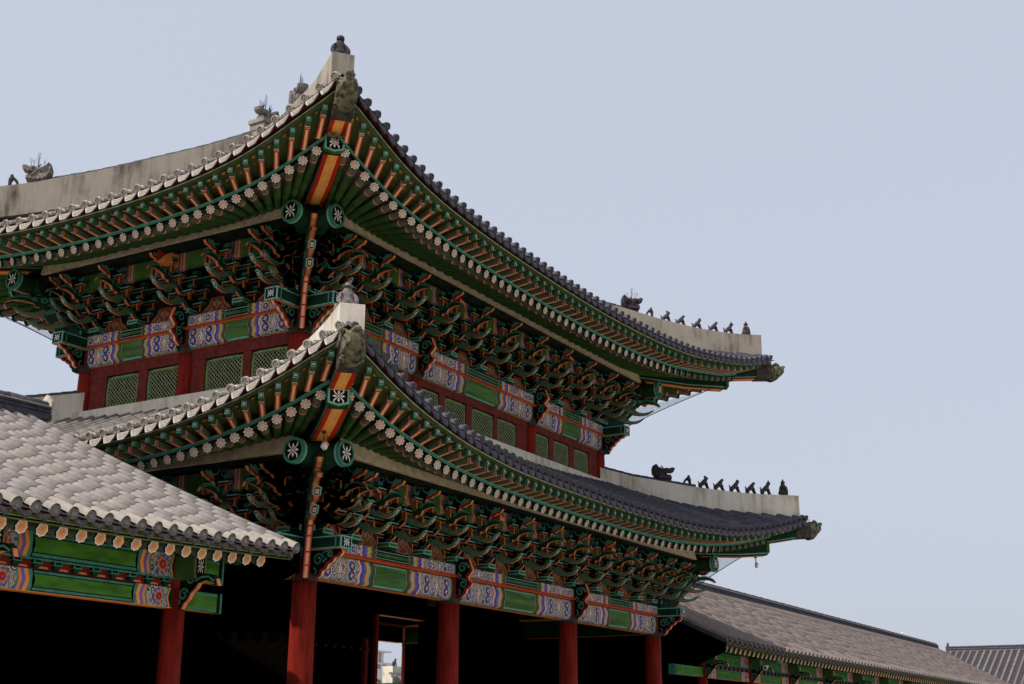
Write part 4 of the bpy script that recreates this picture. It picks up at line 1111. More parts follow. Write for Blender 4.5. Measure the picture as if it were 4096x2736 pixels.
# ------------------------------------------------------------------ corridors
def flower_rafter_mesh(pink_only=False):
    mb = MB(); r = .094; n = 12
    segs = [(0, .05, 'green_dark'), (.05, .075, 'teal'), (.075, .22, 'rafter_band'), (.22, .25, 'teal'), (.25, 2.6, 'green')]
    cuts = [a for a, _, _ in segs]+[2.6]
    rings = [mb.add([(x, r*math.cos(2*math.pi*i/n), r*math.sin(2*math.pi*i/n)) for i in range(n)]) for x in cuts]
    for k, (a, b, m) in enumerate(segs):
        for i in range(n): mb.face([rings[k]+i, rings[k+1]+i, rings[k+1]+(i+1) % n, rings[k]+(i+1) % n], m, True)
    to3 = lambda a, b, c: Vector((-c, a, b))
    mb.disc(0, 0, r, to3, 0, 'green_dark', 12); mb.disc(0, 0, r*1.10, to3, .010, 'white', 36, .007, 8)
    mb.petals(0, 0, r*.28, r*1.02, .060, 8, to3, .016, 'peach'); mb.petals(0, 0, r*.30, r*.62, .018, 8, to3, .019, 'orange')
    mb.disc(0, 0, r*.33, to3, .023, 'yellow', 10)
    return mb.mesh('rafter')
FRM = flower_rafter_mesh()
def rafter_tags(): pass
def corridor(name, label, x0, x1, ye, ze, yr, slope, tiles, rise, cols, end_side, spacing=.345, raft=.376, lod=0):
    """long tiled corridor, eave towards -y"""
    B0 = tag(empty(name, (x0 if end_side < 0 else x1, ye, 0)), label, 'corridor')
    off = -Vector(B0.location)
    def mv(mb): mb.v = [(v[0]+off.x, v[1]+off.y, v[2]+off.z) for v in mb.v]
    def ez(x):
        d = (x1-x) if end_side > 0 else (x-x0)
        return ze+rise*max(0, 1-d/6.5)**2
    def zz(x, t): return ez(x)+slope*t+.004*t*t
    run = yr-ye
    sh = MB()
    n = max(8, int((x1-x0)/1.0)); rows = []
    for a in range(n+1):
        x = x0+(x1-x0)*a/n
        rows.append(sh.add([(x, ye+run*b/10, zz(x, run*b/10)-.07) for b in range(11)]+[(x, yr+run*.55*b/4, zz(x, run*(1-.55*b/4))-.07) for b in range(1, 5)]))
    for a in range(n):
        for b in range(14): sh.face([rows[a]+b, rows[a+1]+b, rows[a+1]+b+1, rows[a]+b+1], 'tile_pan', True)
    # undersides
    for a in range(n):
        xa, xb = x0+(x1-x0)*a/n, x0+(x1-x0)*(a+1)/n
        for ya, yb, ta, tb in ((ye+.1, yr, 0, run), (yr, yr+run*.54, run, run*.46)):
            sh.quad([(xa, ya, zz(xa, ta)-.2), (xa, yb, zz(xa, tb)-.2), (xb, yb, zz(xb, tb)-.2), (xb, ya, zz(xb, ta)-.2)], 'green_soffit')
    rb = en = li = sh; k = 0
    x = (x1-.10) if end_side > 0 else x0+.10
    while x0 < x < x1:
        m = int(run/(.43 if lod == 0 else .8)); j_ = random.uniform(0, .9)
        P = [Vector((x, ye+run*u_/m, zz(x, run*u_/m)-.03)) for u_ in [0]+[b+j_+random.uniform(-.06, .06) for b in range(0 if j_ > .3 else 1, m-1)]+[m]]
        rib(rb, P, Vector((1, 0, 0)), .096 if lod == 0 else .12, tiles if lod == 0 else [random.choice(tiles)], 'pale_tile3' if lod == 0 else None, .032 if lod == 0 else .008)
        tg = (P[1]-P[0]).normalized(); upv = Vector((0, -tg.z, tg.y)); upv = (upv+Vector((0, -.12, 0))).normalized()
        tile_end(en, P[0]+Vector((0, 0, .0)), Vector((0, -upv.z, upv.y)).normalized() if False else Vector((0, -1, 0)), Vector((0, 0, 1)), .086, 'tile_end_dark', 'tile_end_dark')
        if lod == 0:
            for q in range(-3, 4): 
                en.ribbon([(q*.014, -.05+abs(q)*.008), (q*.014, .05-abs(q)*.008)], .005, lambda a, b, c: P[0]+Vector((a, -c, b)), .016, 'tile_end')
        xn = x-end_side*spacing
        a, b = sorted((x, xn))
        drip_tile(li, Vector((a, ye+.04, ez(a)-.095)), Vector((b, ye+.04, ez(b)-.095)), Vector((0, -1, 0)), 'tile_lip_dark', .13, True)
        x = xn
    mv(sh); roof = sh.build('tiled_roof', B0)
    # ridge: stacked courses, a pale mortar line and a round cap
    rd = MB(); n2 = max(10, int((x1-x0)/1.2)); rz = lambda x: zz(x, run)-.05
    xe0, xe1 = x0-(.0 if end_side > 0 else -.45), x1-(.0 if end_side < 0 else -.50)
    xs = [xe0+(xe1-xe0)*a/n2 for a in range(n2+1)]
    courses = [(-.24, 0, .12, 'tile0'), (-.20, .12, .16, 'tile2'), (-.22, .165, .205, 'tile0'), (-.185, .21, .25, 'tile2'), (-.21, .255, .295, 'tile0'), (-.205, .30, .325, 'limed_tile')]
    for hw, z0_, z1_, m in courses:
        pr = None
        for x in xs:
            xc = min(max(x, x0), x1); z = rz(xc)
            A = rd.add([(x, yr+hw, z+z0_), (x, yr-hw, z+z0_), (x, yr-hw, z+z1_), (x, yr+hw, z+z1_)])
            if pr is not None:
                for p_, q_ in ((0, 1), (1, 2), (2, 3), (3, 0)): rd.face([pr+p_, A+p_, A+q_, pr+q_], m)
            else: rd.face([A, A+1, A+2, A+3], m)
            pr = A
        rd.face([pr+3, pr+2, pr+1, pr], m)
    P = [Vector((x, yr, rz(min(max(x, x0), x1))+.325)) for x in xs]
    rib(rd, P, Vector((0, 1, 0)), .135, ['tile2', 'tile0'])
    xe = xe1 if end_side > 0 else xe0; z = rz(x1 if end_side > 0 else x0)
    mv(rd); rdo = rd.build('ridge', roof)
    pl = MB(); prof = [(-.16, .25), (-.20, .36), (-.17, .46), (-.08, .56), (0, .62), (.08, .56), (.17, .46), (.20, .36), (.16, .25), (.17, -.02), (-.17, -.02)]
    pl.extrude([(a, b) for a, b in prof][::-1], lambda a, b, c: Vector((xe+end_side*c, yr+a, z+b)), (.0, .07), 'limed_tile', 'limed_tile')
    mv(pl); pl.build('ridge_end_plate', rdo)
    # verge board at the end
    vb = MB(); xv = x1+.02 if end_side > 0 else x0-.02
    vp = [Vector((xv, ye+run*b/10, zz(x1 if end_side > 0 else x0, run*b/10)-.02)) for b in range(11)]
    for a, b in zip(vp, vp[1:]):
        vb.quad([a, b, b-Vector((0, 0, .55)), a-Vector((0, 0, .42))], 'interior'); vb.quad([a-Vector((end_side*.16, 0, -.03)), b-Vector((end_side*.16, 0, -.03)), b+Vector((end_side*.05, 0, 0)), a+Vector((end_side*.05, 0, 0))], 'tile2')
        vb.quad([a+Vector((end_side*.05, 0, 0)), b+Vector((end_side*.05, 0, 0)), b+Vector((end_side*.05, 0, -.14)), a+Vector((end_side*.05, 0, -.14))], 'tile2')
    vb.quad([vp[0]-Vector((0, 0, .42)), vp[-1]-Vector((0, 0, .55)), Vector((xv, yr, 4.0)), Vector((xv, ye+1.4, 4.0))], 'interior')
    mv(vb); vb.build('verge_board', roof)
    # fascia and red board under the tiles
    fs = MB()
    xs = [x0+(x1-x0)*a/n for a in range(n+1)]
    for a, b in zip(xs, xs[1:]):
        for y, z0_, z1_, m in ((ye+.10, -.13, -.03, 'red_board'), (ye+.16, -.165, -.10, 'fascia'), (ye+.155, -.182, -.165, 'white'), (ye+.16, -.205, -.182, 'black'), (ye+.19, -.225, -.205, 'fascia')):
            fs.quad([(a, y, ez(a)+z0_), (b, y, ez(b)+z0_), (b, y, ez(b)+z1_), (a, y, ez(a)+z1_)], m)
        fs.quad([(a, ye+.16, ez(a)-.205), (b, ye+.16, ez(b)-.205), (b, ye+.45, ez(b)-.18), (a, ye+.45, ez(a)-.18)], 'green_soffit')
    mv(fs); fs.build('eave_fascia', B0)
    # rafters
    x = (x1-.62) if end_side > 0 else x0+.5; cnt = 0; rest = MB(); me = FRM
    vs = [v.co.copy() for v in me.vertices]; fsx = [tuple(p.vertices) for p in me.polygons]; fm = [me.materials[p.material_index].name for p in me.polygons]; smx = [p.use_smooth for p in me.polygons]
    while x0 < x < x1:
        tip = Vector((x, ye+.38, ez(x)-.275)); d = Vector((0, 1, slope*.92)); mw = frame_from(d); mw.translation = tip+off
        if cnt < 100: place(me, 'rafter', B0, mw=mw)
        else:
            b = rest.add([mw @ v for v in vs])
            for f_, m_, k_ in zip(fsx, fm, smx): rest.face([b+i for i in f_], m_, k_)
        cnt += 1; x -= end_side*raft
    if rest.v: tag(rest.build('rest_of_rafters', B0), kind='stuff')
    # frame: columns, two painted beams, rows of little blocks, bracket wings
    yb = ye+1.2; zL0, zL1, zS0, zS1, zU0, zU1 = 3.75, 4.08, 4.09, 4.25, 4.26, 4.66
    cm = MB(); cm.lathe([(.20, 0), (.205, 1.2), (.19, zL0-.35+.33)], (0, 0, 0), 'red_column', 18); cm.lathe([(.188, zL0-.35+.33), (.188, zL0-.35+.9)], (0, 0, 0), 'red_board', 14)
    cme = cm.mesh('column')
    wing = MB(); P = [(.1, .58), (.1, .02), (.22, .0), (.28, .10), (.36, .16), (.42, .26), (.52, .34), (.58, .42), (.74, .46), (.90, .44), (1.02, .36), (.98, .48), (.86, .56), (.70, .58), (.55, .60)]
    wing.extrude(P[::-1], to_yz, (-.065, .065), 'black', 'green_dark', 'salmon')
    for pts in (spiral(.27, .24, .11, 1.3, .3, 1, 16), spiral(.40, .50, .10, 1.3, 2.2, -1, 16), [(.52, .46), (.66, .52), (.82, .52), (.96, .44)], [(.14, .06), (.2, .1), (.18, .16)]):
        for c in (-.069, .069): wing.ribbon(pts, .035, to_yz, c, 'teal')
    wme = wing.mesh('bracket_wing')
    plq = MB(); hx = [(-.15, .0), (-.15, .38), (0, .46), (.15, .38), (.15, .0), (0, -.05)]; t3 = lambda a, b, c: Vector((a, -c, b))
    plq.extrude(hx[::-1], t3, (.0, .55), 'green', 'green'); plq.poly([(a*.92, .2+(b-.2)*.92) for a, b in hx], t3, .553, 'olive'); plq.poly([(a*.68, .2+(b-.2)*.74) for a, b in hx], t3, .557, 'black')
    fleur(plq, lambda a, b, c: t3(a, .2+b, c), .13, .561, .7, 1.15, 'cream')
    pme = plq.mesh('beam_head')
    def seg_beam(xa, xb, z0_, z1_, y, full):
        mb = MB(); ln = xb-xa; e = min(.9, ln*.24)
        bands = [(0, .05, 'green_dark'), (.05, .08, 'orange'), (.08, .11, 'teal'), (.11, e*.62, 'flower_field'), (e*.62, e*.66, 'teal'), (e*.66, e*.73, 'salmon'), (e*.73, e*.80, 'purple'), (e*.80, e*.88, 'orange'), (e*.88, e*.97, 'teal'), (e*.97, e, 'black')]
        cuts = [(xa+a, xa+b, m) for a, b, m in bands]+[(xa+e, xb-e, 'G')]+[(xb-b, xb-a, m) for a, b, m in reversed(bands)]
        H = z1_-z0_
        for p_, q_, m in cuts:
            if m == 'G':
                for f0, f1, mm in ((0, .05, 'black'), (.05, .17, 'teal'), (.17, .22, 'black'), (.22, .80, 'green_bright'), (.80, .85, 'black'), (.85, .95, 'teal'), (.95, 1, 'black')):
                    mb.box(p_, q_, y, y+.24, z0_+H*f0, z0_+H*f1, mm)
            else:
                zg = [0, .25, .5, .75, 1]; dx = [0, .03, .055, .03, 0]
                for u in range(4):
                    sg = 1 if p_ < (xa+xb)/2 else -1
                    A, Bq = (0, 0) if m in ('green_dark',) else (dx[u]*sg, dx[u+1]*sg)
                    mb.quad([(p_+A, y, z0_+H*zg[u]), (q_+A, y, z0_+H*zg[u]), (q_+Bq, y, z0_+H*zg[u+1]), (p_+Bq, y, z0_+H*zg[u+1])], m)
                # one big blossom on the flower field
                if m == 'flower_field':
                    c3 = lambda a, b, k: Vector(((p_+q_)/2+a, y-k, (z0_+z1_)/2+b)); rr = min(H*.46, (q_-p_)*.5)
                    mb.petals(0, 0, rr*.2, rr, rr*.7, 8, c3, .006, 'purple'); mb.petals(0, 0, rr*.15, rr*.8, rr*.5, 8, c3, .010, 'salmon', ph=.39); mb.petals(0, 0, rr*.1, rr*.5, rr*.34, 8, c3, .014, 'red', ph=.39); mb.disc(0, 0, rr*.18, c3, .018, 'purple', 8)
        mb.box(xa, xb, y+.005, y+.23, z0_-.012, z0_-.001, 'orange'); mb.box(xa+.02, xb-.02, y+.02, y+.22, z0_, z1_, 'green_dark')
        mv(mb); return mb
    for a, b in zip(cols, cols[1:]):
        seg_beam(a+.17, b-.17, zL0, zL1, yb-.12, True).build('lower_beam', B0)
        seg_beam(a+.12, b-.12, zU0, zU1, yb-.10, True).build('upper_beam', B0)
        sb = MB(); nb = max(4, int((b-a)/.42))
        sb.box(a+.15, b-.15, yb-.06, yb+.08, zS0, zS1, 'red_board')
        for k in range(nb):
            xc = a+.35+(b-a-.7)*k/(nb-1)
            box_framed(sb, xc-.075, xc+.075, yb-.14, yb+.08, zS0+.02, zS1-.005, 'black', 'teal', .018, .03)
            sb.quad([(xc+.10, yb-.064, zS0+.05), (xc+.24, yb-.064, zS0+.05), (xc+.27, yb-.064, zS0+.02), (xc+.07, yb-.064, zS0+.02)], 'salmon')
        sb.box(a+.15, b-.15, yb-.125, yb-.02, zU0-.03, zU0-.004, 'teal')
        mv(sb); sb.build('block_row', B0)
    # beam stubs past the end column
    xc_ = cols[-1] if end_side > 0 else cols[0]
    st_ = MB(); xa, xb = (xc_+.17, xc_+1.05) if end_side > 0 else (xc_-2.6, xc_-.17); xo = xb if end_side > 0 else xa
    for z0_, z1_ in ((zL0-.0, zL1), (zU0, zU1))[:2 if end_side > 0 else 1]:
        st_.box(xa, xb, yb-.10, yb+.12, z0_, z1_, 'green_bright', bottom='orange')
        st_.box(xo-.03, xo+.012, yb-.115, yb+.135, z0_-.012, z1_+.008, 'teal'); st_.box(xo-.004, xo+.016, yb-.09, yb+.11, z0_+.02, z1_-.02, 'green_dark'); st_.box(min(xo, xo-end_side*.10), max(xo, xo-end_side*.10), yb-.105, yb+.125, z0_-.004, z1_+.004, 'black')
        st_.box(xa, xb, yb-.104, yb-.101, z0_+.02, z0_+.055, 'teal'); st_.box(xa, xb, yb-.104, yb-.101, z1_-.055, z1_-.02, 'teal')
    mv(st_); st_.build('beam_stub', B0)
    for xc in cols:
        place(cme, 'column', B0, loc=Vector((xc, yb, .35))+off); place(wme, 'bracket_wing', B0, loc=Vector((xc, yb, zL0-.02))+off); place(pme, 'beam_head', B0, loc=Vector((xc, yb+.0, zU0-.02))+off)
    # purlin and dark inside
    ins = MB(); ins.tube([(x0+.3, yb, zU1+.16), (x1-.3, yb, zU1+.16)], .16, 'green', 10)
    ins.box(x0+.1, x1-.1, yr+.4, yr+.6, .35, 6.5, 'interior'); ins.box(x0+.1, x1-.1, yb+.5, yr+.3, 4.9, 4.95, 'interior')
    for xe_ in (x0+.15, x1-.25): ins.box(xe_, xe_+.1, yb+1.3, yr, .35, 5.6, 'interior')
    mv(ins); ins.build('dark_inside', B0)
    return B0
PT = ['pale_tile0', 'pale_tile0', 'pale_tile1', 'pale_tile2', 'pale_tile1', 'pale_tile3']
WT = ['worn_tile0', 'worn_tile0', 'worn_tile1', 'worn_tile2', 'worn_tile1', 'worn_tile0', 'worn_tile3']
corridor('side_corridor', 'low corridor with pale grey tiles and pink flower rafters beside the gate', -13.5, -3.48, -2.75, 4.84, 5.2, .40, PT, .12, [-13.4, -9.55, -5.33], 1)
corridor('far_corridor', 'long brown tiled corridor running away from the far right gate corner', 22.0, 88.0, -1.0, 4.95, 6.9, .445, WT, .08, [20.9+1.7+4.6*k*1.0 for k in range(0, 14)], -1, spacing=.50, raft=.46, lod=1)

# perpendicular corridor at the far end
def cross_corridor():
    B0 = tag(empty('cross_corridor', (80, 0, 0)), 'grey tiled roof of a distant corridor crossing at the bottom right edge', 'corridor')
    mb = MB(); run = 8; sl = .43
    mb.quad([(0, 5.9, 5), (0, -40, 5), (8, -40, 5+sl*8), (8, 5.9, 5+sl*8)], 'tile_pan'); mb.quad([(8, 5.9, 5+sl*8), (8, -40, 5+sl*8), (16, -40, 5), (16, 5.9, 5)], 'tile_pan')
    mb.box(.8, 15, -40, 5.5, .3, 5.0, 'interior')
    rb = mb
    y = 5.7
    while y > -20:
        P = [Vector((8*b/22, y, 5.02+sl*8*b/22)) for b in range(23)]
        rib(rb, P, Vector((0, 1, 0)), .105, ['sunny_tile1', 'worn_tile3', 'sunny_tile0', 'worn_tile0', 'sunny_tile2']); y -= .52
    for k in range(60):
        x = 8*k/60
        rb.box(x, x+.07, -20, 5.6, 5.0+sl*x+.0, 5.03+sl*x, 'tile0')
    roof = rb.build('tiled_roof', B0)
    rd = MB()
    for hw, z0_, z1_, m in ((.26, 0, .13, 'tile3'), (.2, .13, .2, 'tile2'), (.23, .21, .29, 'tile1'), (.2, .30, .36, 'tile2'), (.23, .37, .45, 'tile1')): rd.box(8-hw, 8+hw, -40, 6.1, 5+sl*8-.05+z0_, 5+sl*8-.05+z1_, m)
    rd.extrude([(-.2, 0), (.2, 0), (.24, .3), (.16, .5), (0, .6), (-.16, .5), (-.24, .3)], lambda a, b, c: Vector((8+a, 5.9+c, 8.55+b)), (0, .1), 'tile1', 'tile2')
    rd.build('ridge', roof)
cross_corridor()

# ------------------------------------------------------------------ roof figures
def skin_mesh(name, joints, bones, m):
    me = bpy.data.meshes.new(name+'_s'); me.from_pydata([j[0] for j in joints], bones, []); ob = bpy.data.objects.new(name+'_s', me); COL.objects.link(ob)
    ob.modifiers.new('s', 'SKIN'); sv_ = me.skin_vertices[0].data
    for k, j in enumerate(joints): sv_[k].radius = (j[1]*1.25, j[1]*1.25); sv_[k].use_root = (k == 0)
    sb_ = ob.modifiers.new('b', 'SUBSURF'); sb_.levels = 1; sb_.render_levels = 1
    dg = bpy.context.evaluated_depsgraph_get(); dg.update()
    out = bpy.data.meshes.new_from_object(ob.evaluated_get(dg)); out.name = name
    bpy.data.objects.remove(ob)
    out.materials.clear(); out.materials.append(MATS[m]); out.polygons.foreach_set('material_index', [0]*len(out.polygons)); out.polygons.foreach_set('use_smooth', [True]*len(out.polygons))
    return out
def beast(kind, m):
    """crouching guardian beast: arched back, straight forelegs; faces +x"""
    J = [((-.05, 0, .24), .062), ((-.13, 0, .17), .06), ((.02, 0, .30), .055), ((.06, 0, .37), .042), ((.10, 0, .42), .055), ((.155, 0, .40), .032),
         ((-.15, .05, .09), .045), ((-.12, .06, .0), .035), ((-.15, -.05, .09), .045), ((-.12, -.06, .0), .035),
         ((.05, .05, .22), .034), ((.10, .055, .11), .026), ((.15, .055, .0), .030), ((.05, -.05, .22), .034), ((.10, -.055, .11), .026), ((.15, -.055, .0), .030),
         ((-.20, 0, .20), .022), ((-.22, 0, .30), .016)]
    Bn = [(0, 1), (0, 2), (2, 3), (3, 4), (4, 5), (1, 6), (6, 7), (1, 8), (8, 9), (2, 10), (10, 11), (11, 12), (2, 13), (13, 14), (14, 15), (1, 16), (16, 17)]
    if kind == 'horn': J += [((.09, 0, .49), .02)]; Bn += [(4, 18)]
    if kind == 'ears': J += [((.07, .045, .48), .018), ((.07, -.045, .48), .018)]; Bn += [(4, 18), (4, 19)]
    if kind == 'curl': J += [((.02, 0, .47), .03), ((-.01, 0, .42), .02)]; Bn += [(4, 18), (18, 19)]
    if kind == 'loop':
        J = [((.06, 0, .30), .05), ((.05, 0, .37), .034), ((.06, 0, .44), .052), ((.09, .03, .18), .038), ((.08, .04, .0), .036), ((.09, -.03, .18), .038), ((.08, -.04, .0), .036), ((-.02, 0, .30), .036), ((-.10, 0, .22), .034), ((-.14, 0, .10), .032), ((-.15, 0, .0), .034), ((.11, 0, .28), .03), ((.13, 0, .33), .018)]
        Bn = [(0, 1), (1, 2), (0, 3), (3, 4), (0, 5), (5, 6), (0, 7), (7, 8), (8, 9), (9, 10), (0, 11), (11, 12)]
    return skin_mesh('figure_body', J, Bn, m)
def monk(m):
    """seated robed figure, hands on knees; faces +x"""
    J = [((0, 0, .16), .10), ((.0, 0, .28), .085), ((.01, 0, .355), .05), ((.025, 0, .43), .062), ((.03, .11, .30), .042), ((.07, .155, .18), .038), ((.10, .12, .07), .035), ((.03, -.11, .30), .042), ((.07, -.155, .18), .038), ((.10, -.12, .07), .035),
         ((.06, .08, .08), .062), ((.14, .11, .03), .045), ((.06, -.08, .08), .062), ((.14, -.11, .03), .045), ((-.04, 0, .05), .09)]
    Bn = [(0, 1), (1, 2), (2, 3), (1, 4), (4, 5), (5, 6), (1, 7), (7, 8), (8, 9), (0, 10), (10, 11), (0, 12), (12, 13), (0, 14)]
    return skin_mesh('figure_body', J, Bn, m)
def hat_mesh(m, pointed=False):
    mb = MB(); mb.lathe([(.095, .0), (.10, .012), (.055, .02), (.05, .065), (.03, .075)] if not pointed else [(.085, 0), (.07, .02), (.035, .05), (.02, .10), (.006, .12)], (0, 0, 0), m, 12)
    return mb.mesh('hat')
FB = {k: beast(k, 'roof_statue') for k in ('horn', 'ears', 'curl', 'plain', 'loop')}
FB['monk'] = monk('roof_statue'); FB['monk_pale'] = monk('roof_statue_pale'); FB['loop_pale'] = beast('loop', 'roof_statue_pale')
capm = MB(); capm.lathe([(.074, -.02), (.078, .02), (.074, .05), (.045, .072)], (0, 0, 0), 'roof_statue', 12); CAP = capm.mesh('cap')
HAT, HATP, HATG = hat_mesh('roof_statue'), hat_mesh('roof_statue', True), hat_mesh('roof_statue_pale')
def hip_at(T, c, u, prof):
    p, d, ln, w = hip_frame(T, c); q = p+d*(u*ln); zt = float(np.interp(u, [a[0] for a in prof], [a[2] for a in prof]))
    return Vector((q.x, q.y, zt-.004)), math.atan2(-d.y, -d.x)
def figure(kind, T, c, u, prof, label, group, scale=1.0, hat=None, cat='roof figure', turn=0):
    loc, ang = hip_at(T, c, u, prof)
    o = place(FB[kind], 'roof_figure', loc=loc, rotz=ang+turn); o.scale = (scale,)*3
    tag(o, label, cat, group)
    if hat: place(hat, 'hat', o, loc=(.022, 0, .432) if kind.startswith('monk') else (.095, 0, .43))
    return o
def dragon_mesh(m):
    px = [(730, 1220), (705, 1130), (700, 1080), (735, 1060), (742, 1000), (768, 1035), (830, 1030), (890, 985), (825, 955), (760, 965), (700, 960), (640, 940), (600, 880), (583, 800), (640, 765), (700, 768), (760, 800), (820, 800), (870, 788), (940, 800), (1020, 812), (1090, 810), (1150, 785), (1210, 730), (1270, 680), (1330, 720), (1370, 840), (1360, 1000), (1300, 1080), (1270, 1140), (1200, 1180), (1000, 1205)]
    P = [((1000-x)*.001, (1220-y)*.001) for x, y in px]       # faces +x
    mb = MB(); n = len(P)
    SGN = 1 if sum(P[i][0]*P[(i+1) % n][1]-P[(i+1) % n][0]*P[i][1] for i in range(n)) > 0 else -1
    layers = [(-.13, .80), (-.11, .93), (-.05, 1.0), (.05, 1.0), (.11, .93), (.13, .80)]
    rings = []
    for c, k in layers:
        ring = []
        for i, (x, z) in enumerate(P):
            a = Vector(P[i-1]); b = Vector(P[(i+1) % n]); t = (b-a).normalized(); nn = Vector((t.y, -t.x)); ins = (1-k)*.16
            flare = 1.0+(.5 if x < -.25 else 0)
            ring.append((x-nn.x*ins*SGN, c*flare, max(0, z-nn.y*ins*SGN)))
        rings.append(mb.add(ring))
    for a, b in zip(rings, rings[1:]):
        for i in range(n): mb.face([a+i, a+(i+1) % n, b+(i+1) % n, b+i], m, False)
    mb.face([rings[0]+i for i in range(n)][::-1], m); mb.face([rings[-1]+i for i in range(n)], m)
    for sg in (-1, 1):
        mb.ball((.135, sg*.125, .365), .052, m); mb.ball((.137, sg*.165, .365), .024, 'roof_statue_pale', 8, 5); mb.ball((.33, sg*.07, .42), .035, m)
        for k in range(5):
            mb.tube([(-.02-.03*k, sg*.135, .30-.05*k), (-.15-.02*k, sg*.175, .36-.03*k), (-.27-.01*k, sg*.19, .47-.05*k)], [.012, .018, .01], m)
        mb.tube([(.25, sg*.1, .14), (.10, sg*.14, .18), (.02, sg*.14, .26), (.0, sg*.14, .33)], [.015, .02, .02, .012], m)
        for k in range(5): mb.ball((.25-.1*k, sg*.14, .05), .035, m, 7, 5)
    return mb.mesh('dragon_head')
def spike_mesh(seed, h=.42, side=3):
    rn = random.Random(seed); mb = MB()
    def stem(p, d, ln, r):
        p = Vector(p); d = Vector(d).normalized(); mb.tube([p, p+d*ln*.5, p+d*ln], [r, r*.9, r*.4], 'steel', 5)
        n = int(ln/.045)
        for k in range(2, n+1):
            q = p+d*(ln*k/n); a = rn.uniform(0, 6.28)
            for s_ in (0, math.pi):
                o_ = Vector((math.cos(a+s_), math.sin(a+s_), 0))*.034
                mb.tube([q, q+o_+Vector((0, 0, .012)), q+o_*1.15+Vector((0, 0, .075))], [.0045, .004, .002], 'steel', 4)
    stem((0, 0, 0), (0, 0, 1), h, .010)
    for k in range(side):
        a = rn.uniform(-.6, .6)+(math.pi if k % 2 else 0)
        b = Vector((math.cos(a)*.10*(1+.4*k), math.sin(a)*.05, .01)); mb.tube([(0, 0, .02), b*.9, b+Vector((0, 0, .05))], .007, 'steel', 5)
        stem(b+Vector((0, 0, .04)), (.15*math.cos(a), 0, 1), h*.42, .008)
    return mb.mesh('bird_spikes')
DM, DMP = dragon_mesh('roof_statue'), dragon_mesh('roof_statue_pale')
def dragon(T, c, u, prof, label, spikes, seed=1, me=None, scale=1.0, turn=0):
    loc, ang = hip_at(T, c, u, prof)
    o = place(me or DM, 'dragon_head', loc=loc+Vector((0, 0, .10)), rotz=ang+turn); o.scale = (scale,)*3
    tag(o, label, 'dragon ornament', 'dragon heads on the roof ridges')
    if spikes: place(spike_mesh(seed), 'bird_spikes', o, loc=(.02, 0, .39))
    for sg in (-1, 1):
        h = MB(); h.tube([(.0, sg*.06, .38), (-.03, sg*.07, .45), (-.07, sg*.075, .50)], [.022, .02, .010], 'roof_statue', 6); h.build('horn', o)
    return o
GU, GL = 'small figures on the upper right ridge', 'small figures on the lower right ridge'
pU, pL = HIPU['F'], HIPL['F']
dragon(U, 'F', .487, pU, 'dark dragon head with bird spikes at the top of the upper right ridge', True, 3, scale=1.0)
for u, k, hat, lb in ((.425, 'loop', None, 'upright looped figure next to the spiked dragon head, upper right ridge'), (.368, 'curl', None, 'crouching figure with curled mane, second from the spiked dragon head'),
                      (.318, 'plain', None, 'hunched figure with raised crest, third from the spiked dragon head'), (.262, 'ears', None, 'broad eared beast in the middle of the upper right ridge row'),
                      (.205, 'plain', None, 'plain headed crouching figure, third from the outer end of the upper right ridge'), (.153, 'horn', HATP, 'crouching figure with pointed hat behind the outermost one, upper right ridge'),
                      (.096, 'monk', HATP, 'seated robed figure with tall hat at the outer end of the upper right ridge')):
    figure(k, U, 'F', u, pU, lb, GU, .95 if k != 'monk' else 1.05, hat)
dragon(Lo, 'F', .70, pL, 'black open mouthed dragon head without spikes on the lower right ridge', False, scale=1.0)
for u, k, hat, lb in ((.585, 'loop', None, 'upright looped figure next to the unspiked dragon head, lower right ridge'), (.505, 'curl', None, 'crouching figure with curled mane, second from the unspiked dragon head'),
                      (.432, 'plain', None, 'hunched figure with smooth head, third from the unspiked dragon head'), (.357, 'ears', None, 'broad eared beast in the middle of the lower right ridge row'),
                      (.280, 'plain', None, 'narrow crouching figure, third from the outer end of the lower right ridge'), (.208, 'horn', HATP, 'crouching figure with wide pointed hat behind the outermost one, lower right ridge'),
                      (.128, 'monk', HATP, 'seated robed figure with hat at the outer end of the lower right ridge')):
    figure(k, Lo, 'F', u, pL, lb, GL, 1.0 if k != 'monk' else 1.1, hat)
pN = HIPU['N']
figure('monk', U, 'N', .085, pN, 'dark hooded seated figure on the plaster block at the near upper corner', 'figures on the near corners', 1.12, CAP)
dragon(U, 'N', .47, pN, 'weathered dragon head with bird spikes just behind the near upper corner eave', True, 5, me=DMP, scale=1.0)
figure('monk_pale', Lo, 'N', .125, HIPL['N'], 'grey stone seated figure with wide hat on the lower near corner block', 'figures on the near corners', 1.12, HATG)
figure('loop_pale', Lo, 'N', .30, HIPL['N'], 'grey looped figure half hidden behind the lower near corner block', 'figures on the near corners', 1.0)
dragon(U, 'B', .462, HIPU['B'], 'brown dragon head with bird spikes facing left on the far left ridge', True, 9, me=DMP, scale=1.02)
figure('loop', U, 'B', .405, HIPU['B'], 'upright looped figure beside the dragon head on the far left ridge', 'figures on the far left ridge', .95)
# ornament on the end of the main ridge
loc = Vector((3.35, 5.0, 18.30)); o = place(DMP, 'ridge_end_dragon', loc=loc, rotz=math.pi); tag(o, 'pale ridge end ornament with bird spikes, seen just above the left eave', 'dragon ornament', 'dragon heads on the roof ridges')
place(spike_mesh(12, .55, 4), 'bird_spikes', o, loc=(.05, 0, .35))
for sg in (-1, 1):
    h = MB(); h.tube([(.0+.15*sg, 0, .38), (.03*sg+.13*sg, 0, .52), (.10*sg, 0, .60)], [.03, .03, .02], 'roof_statue', 6); h.build('horn', o)

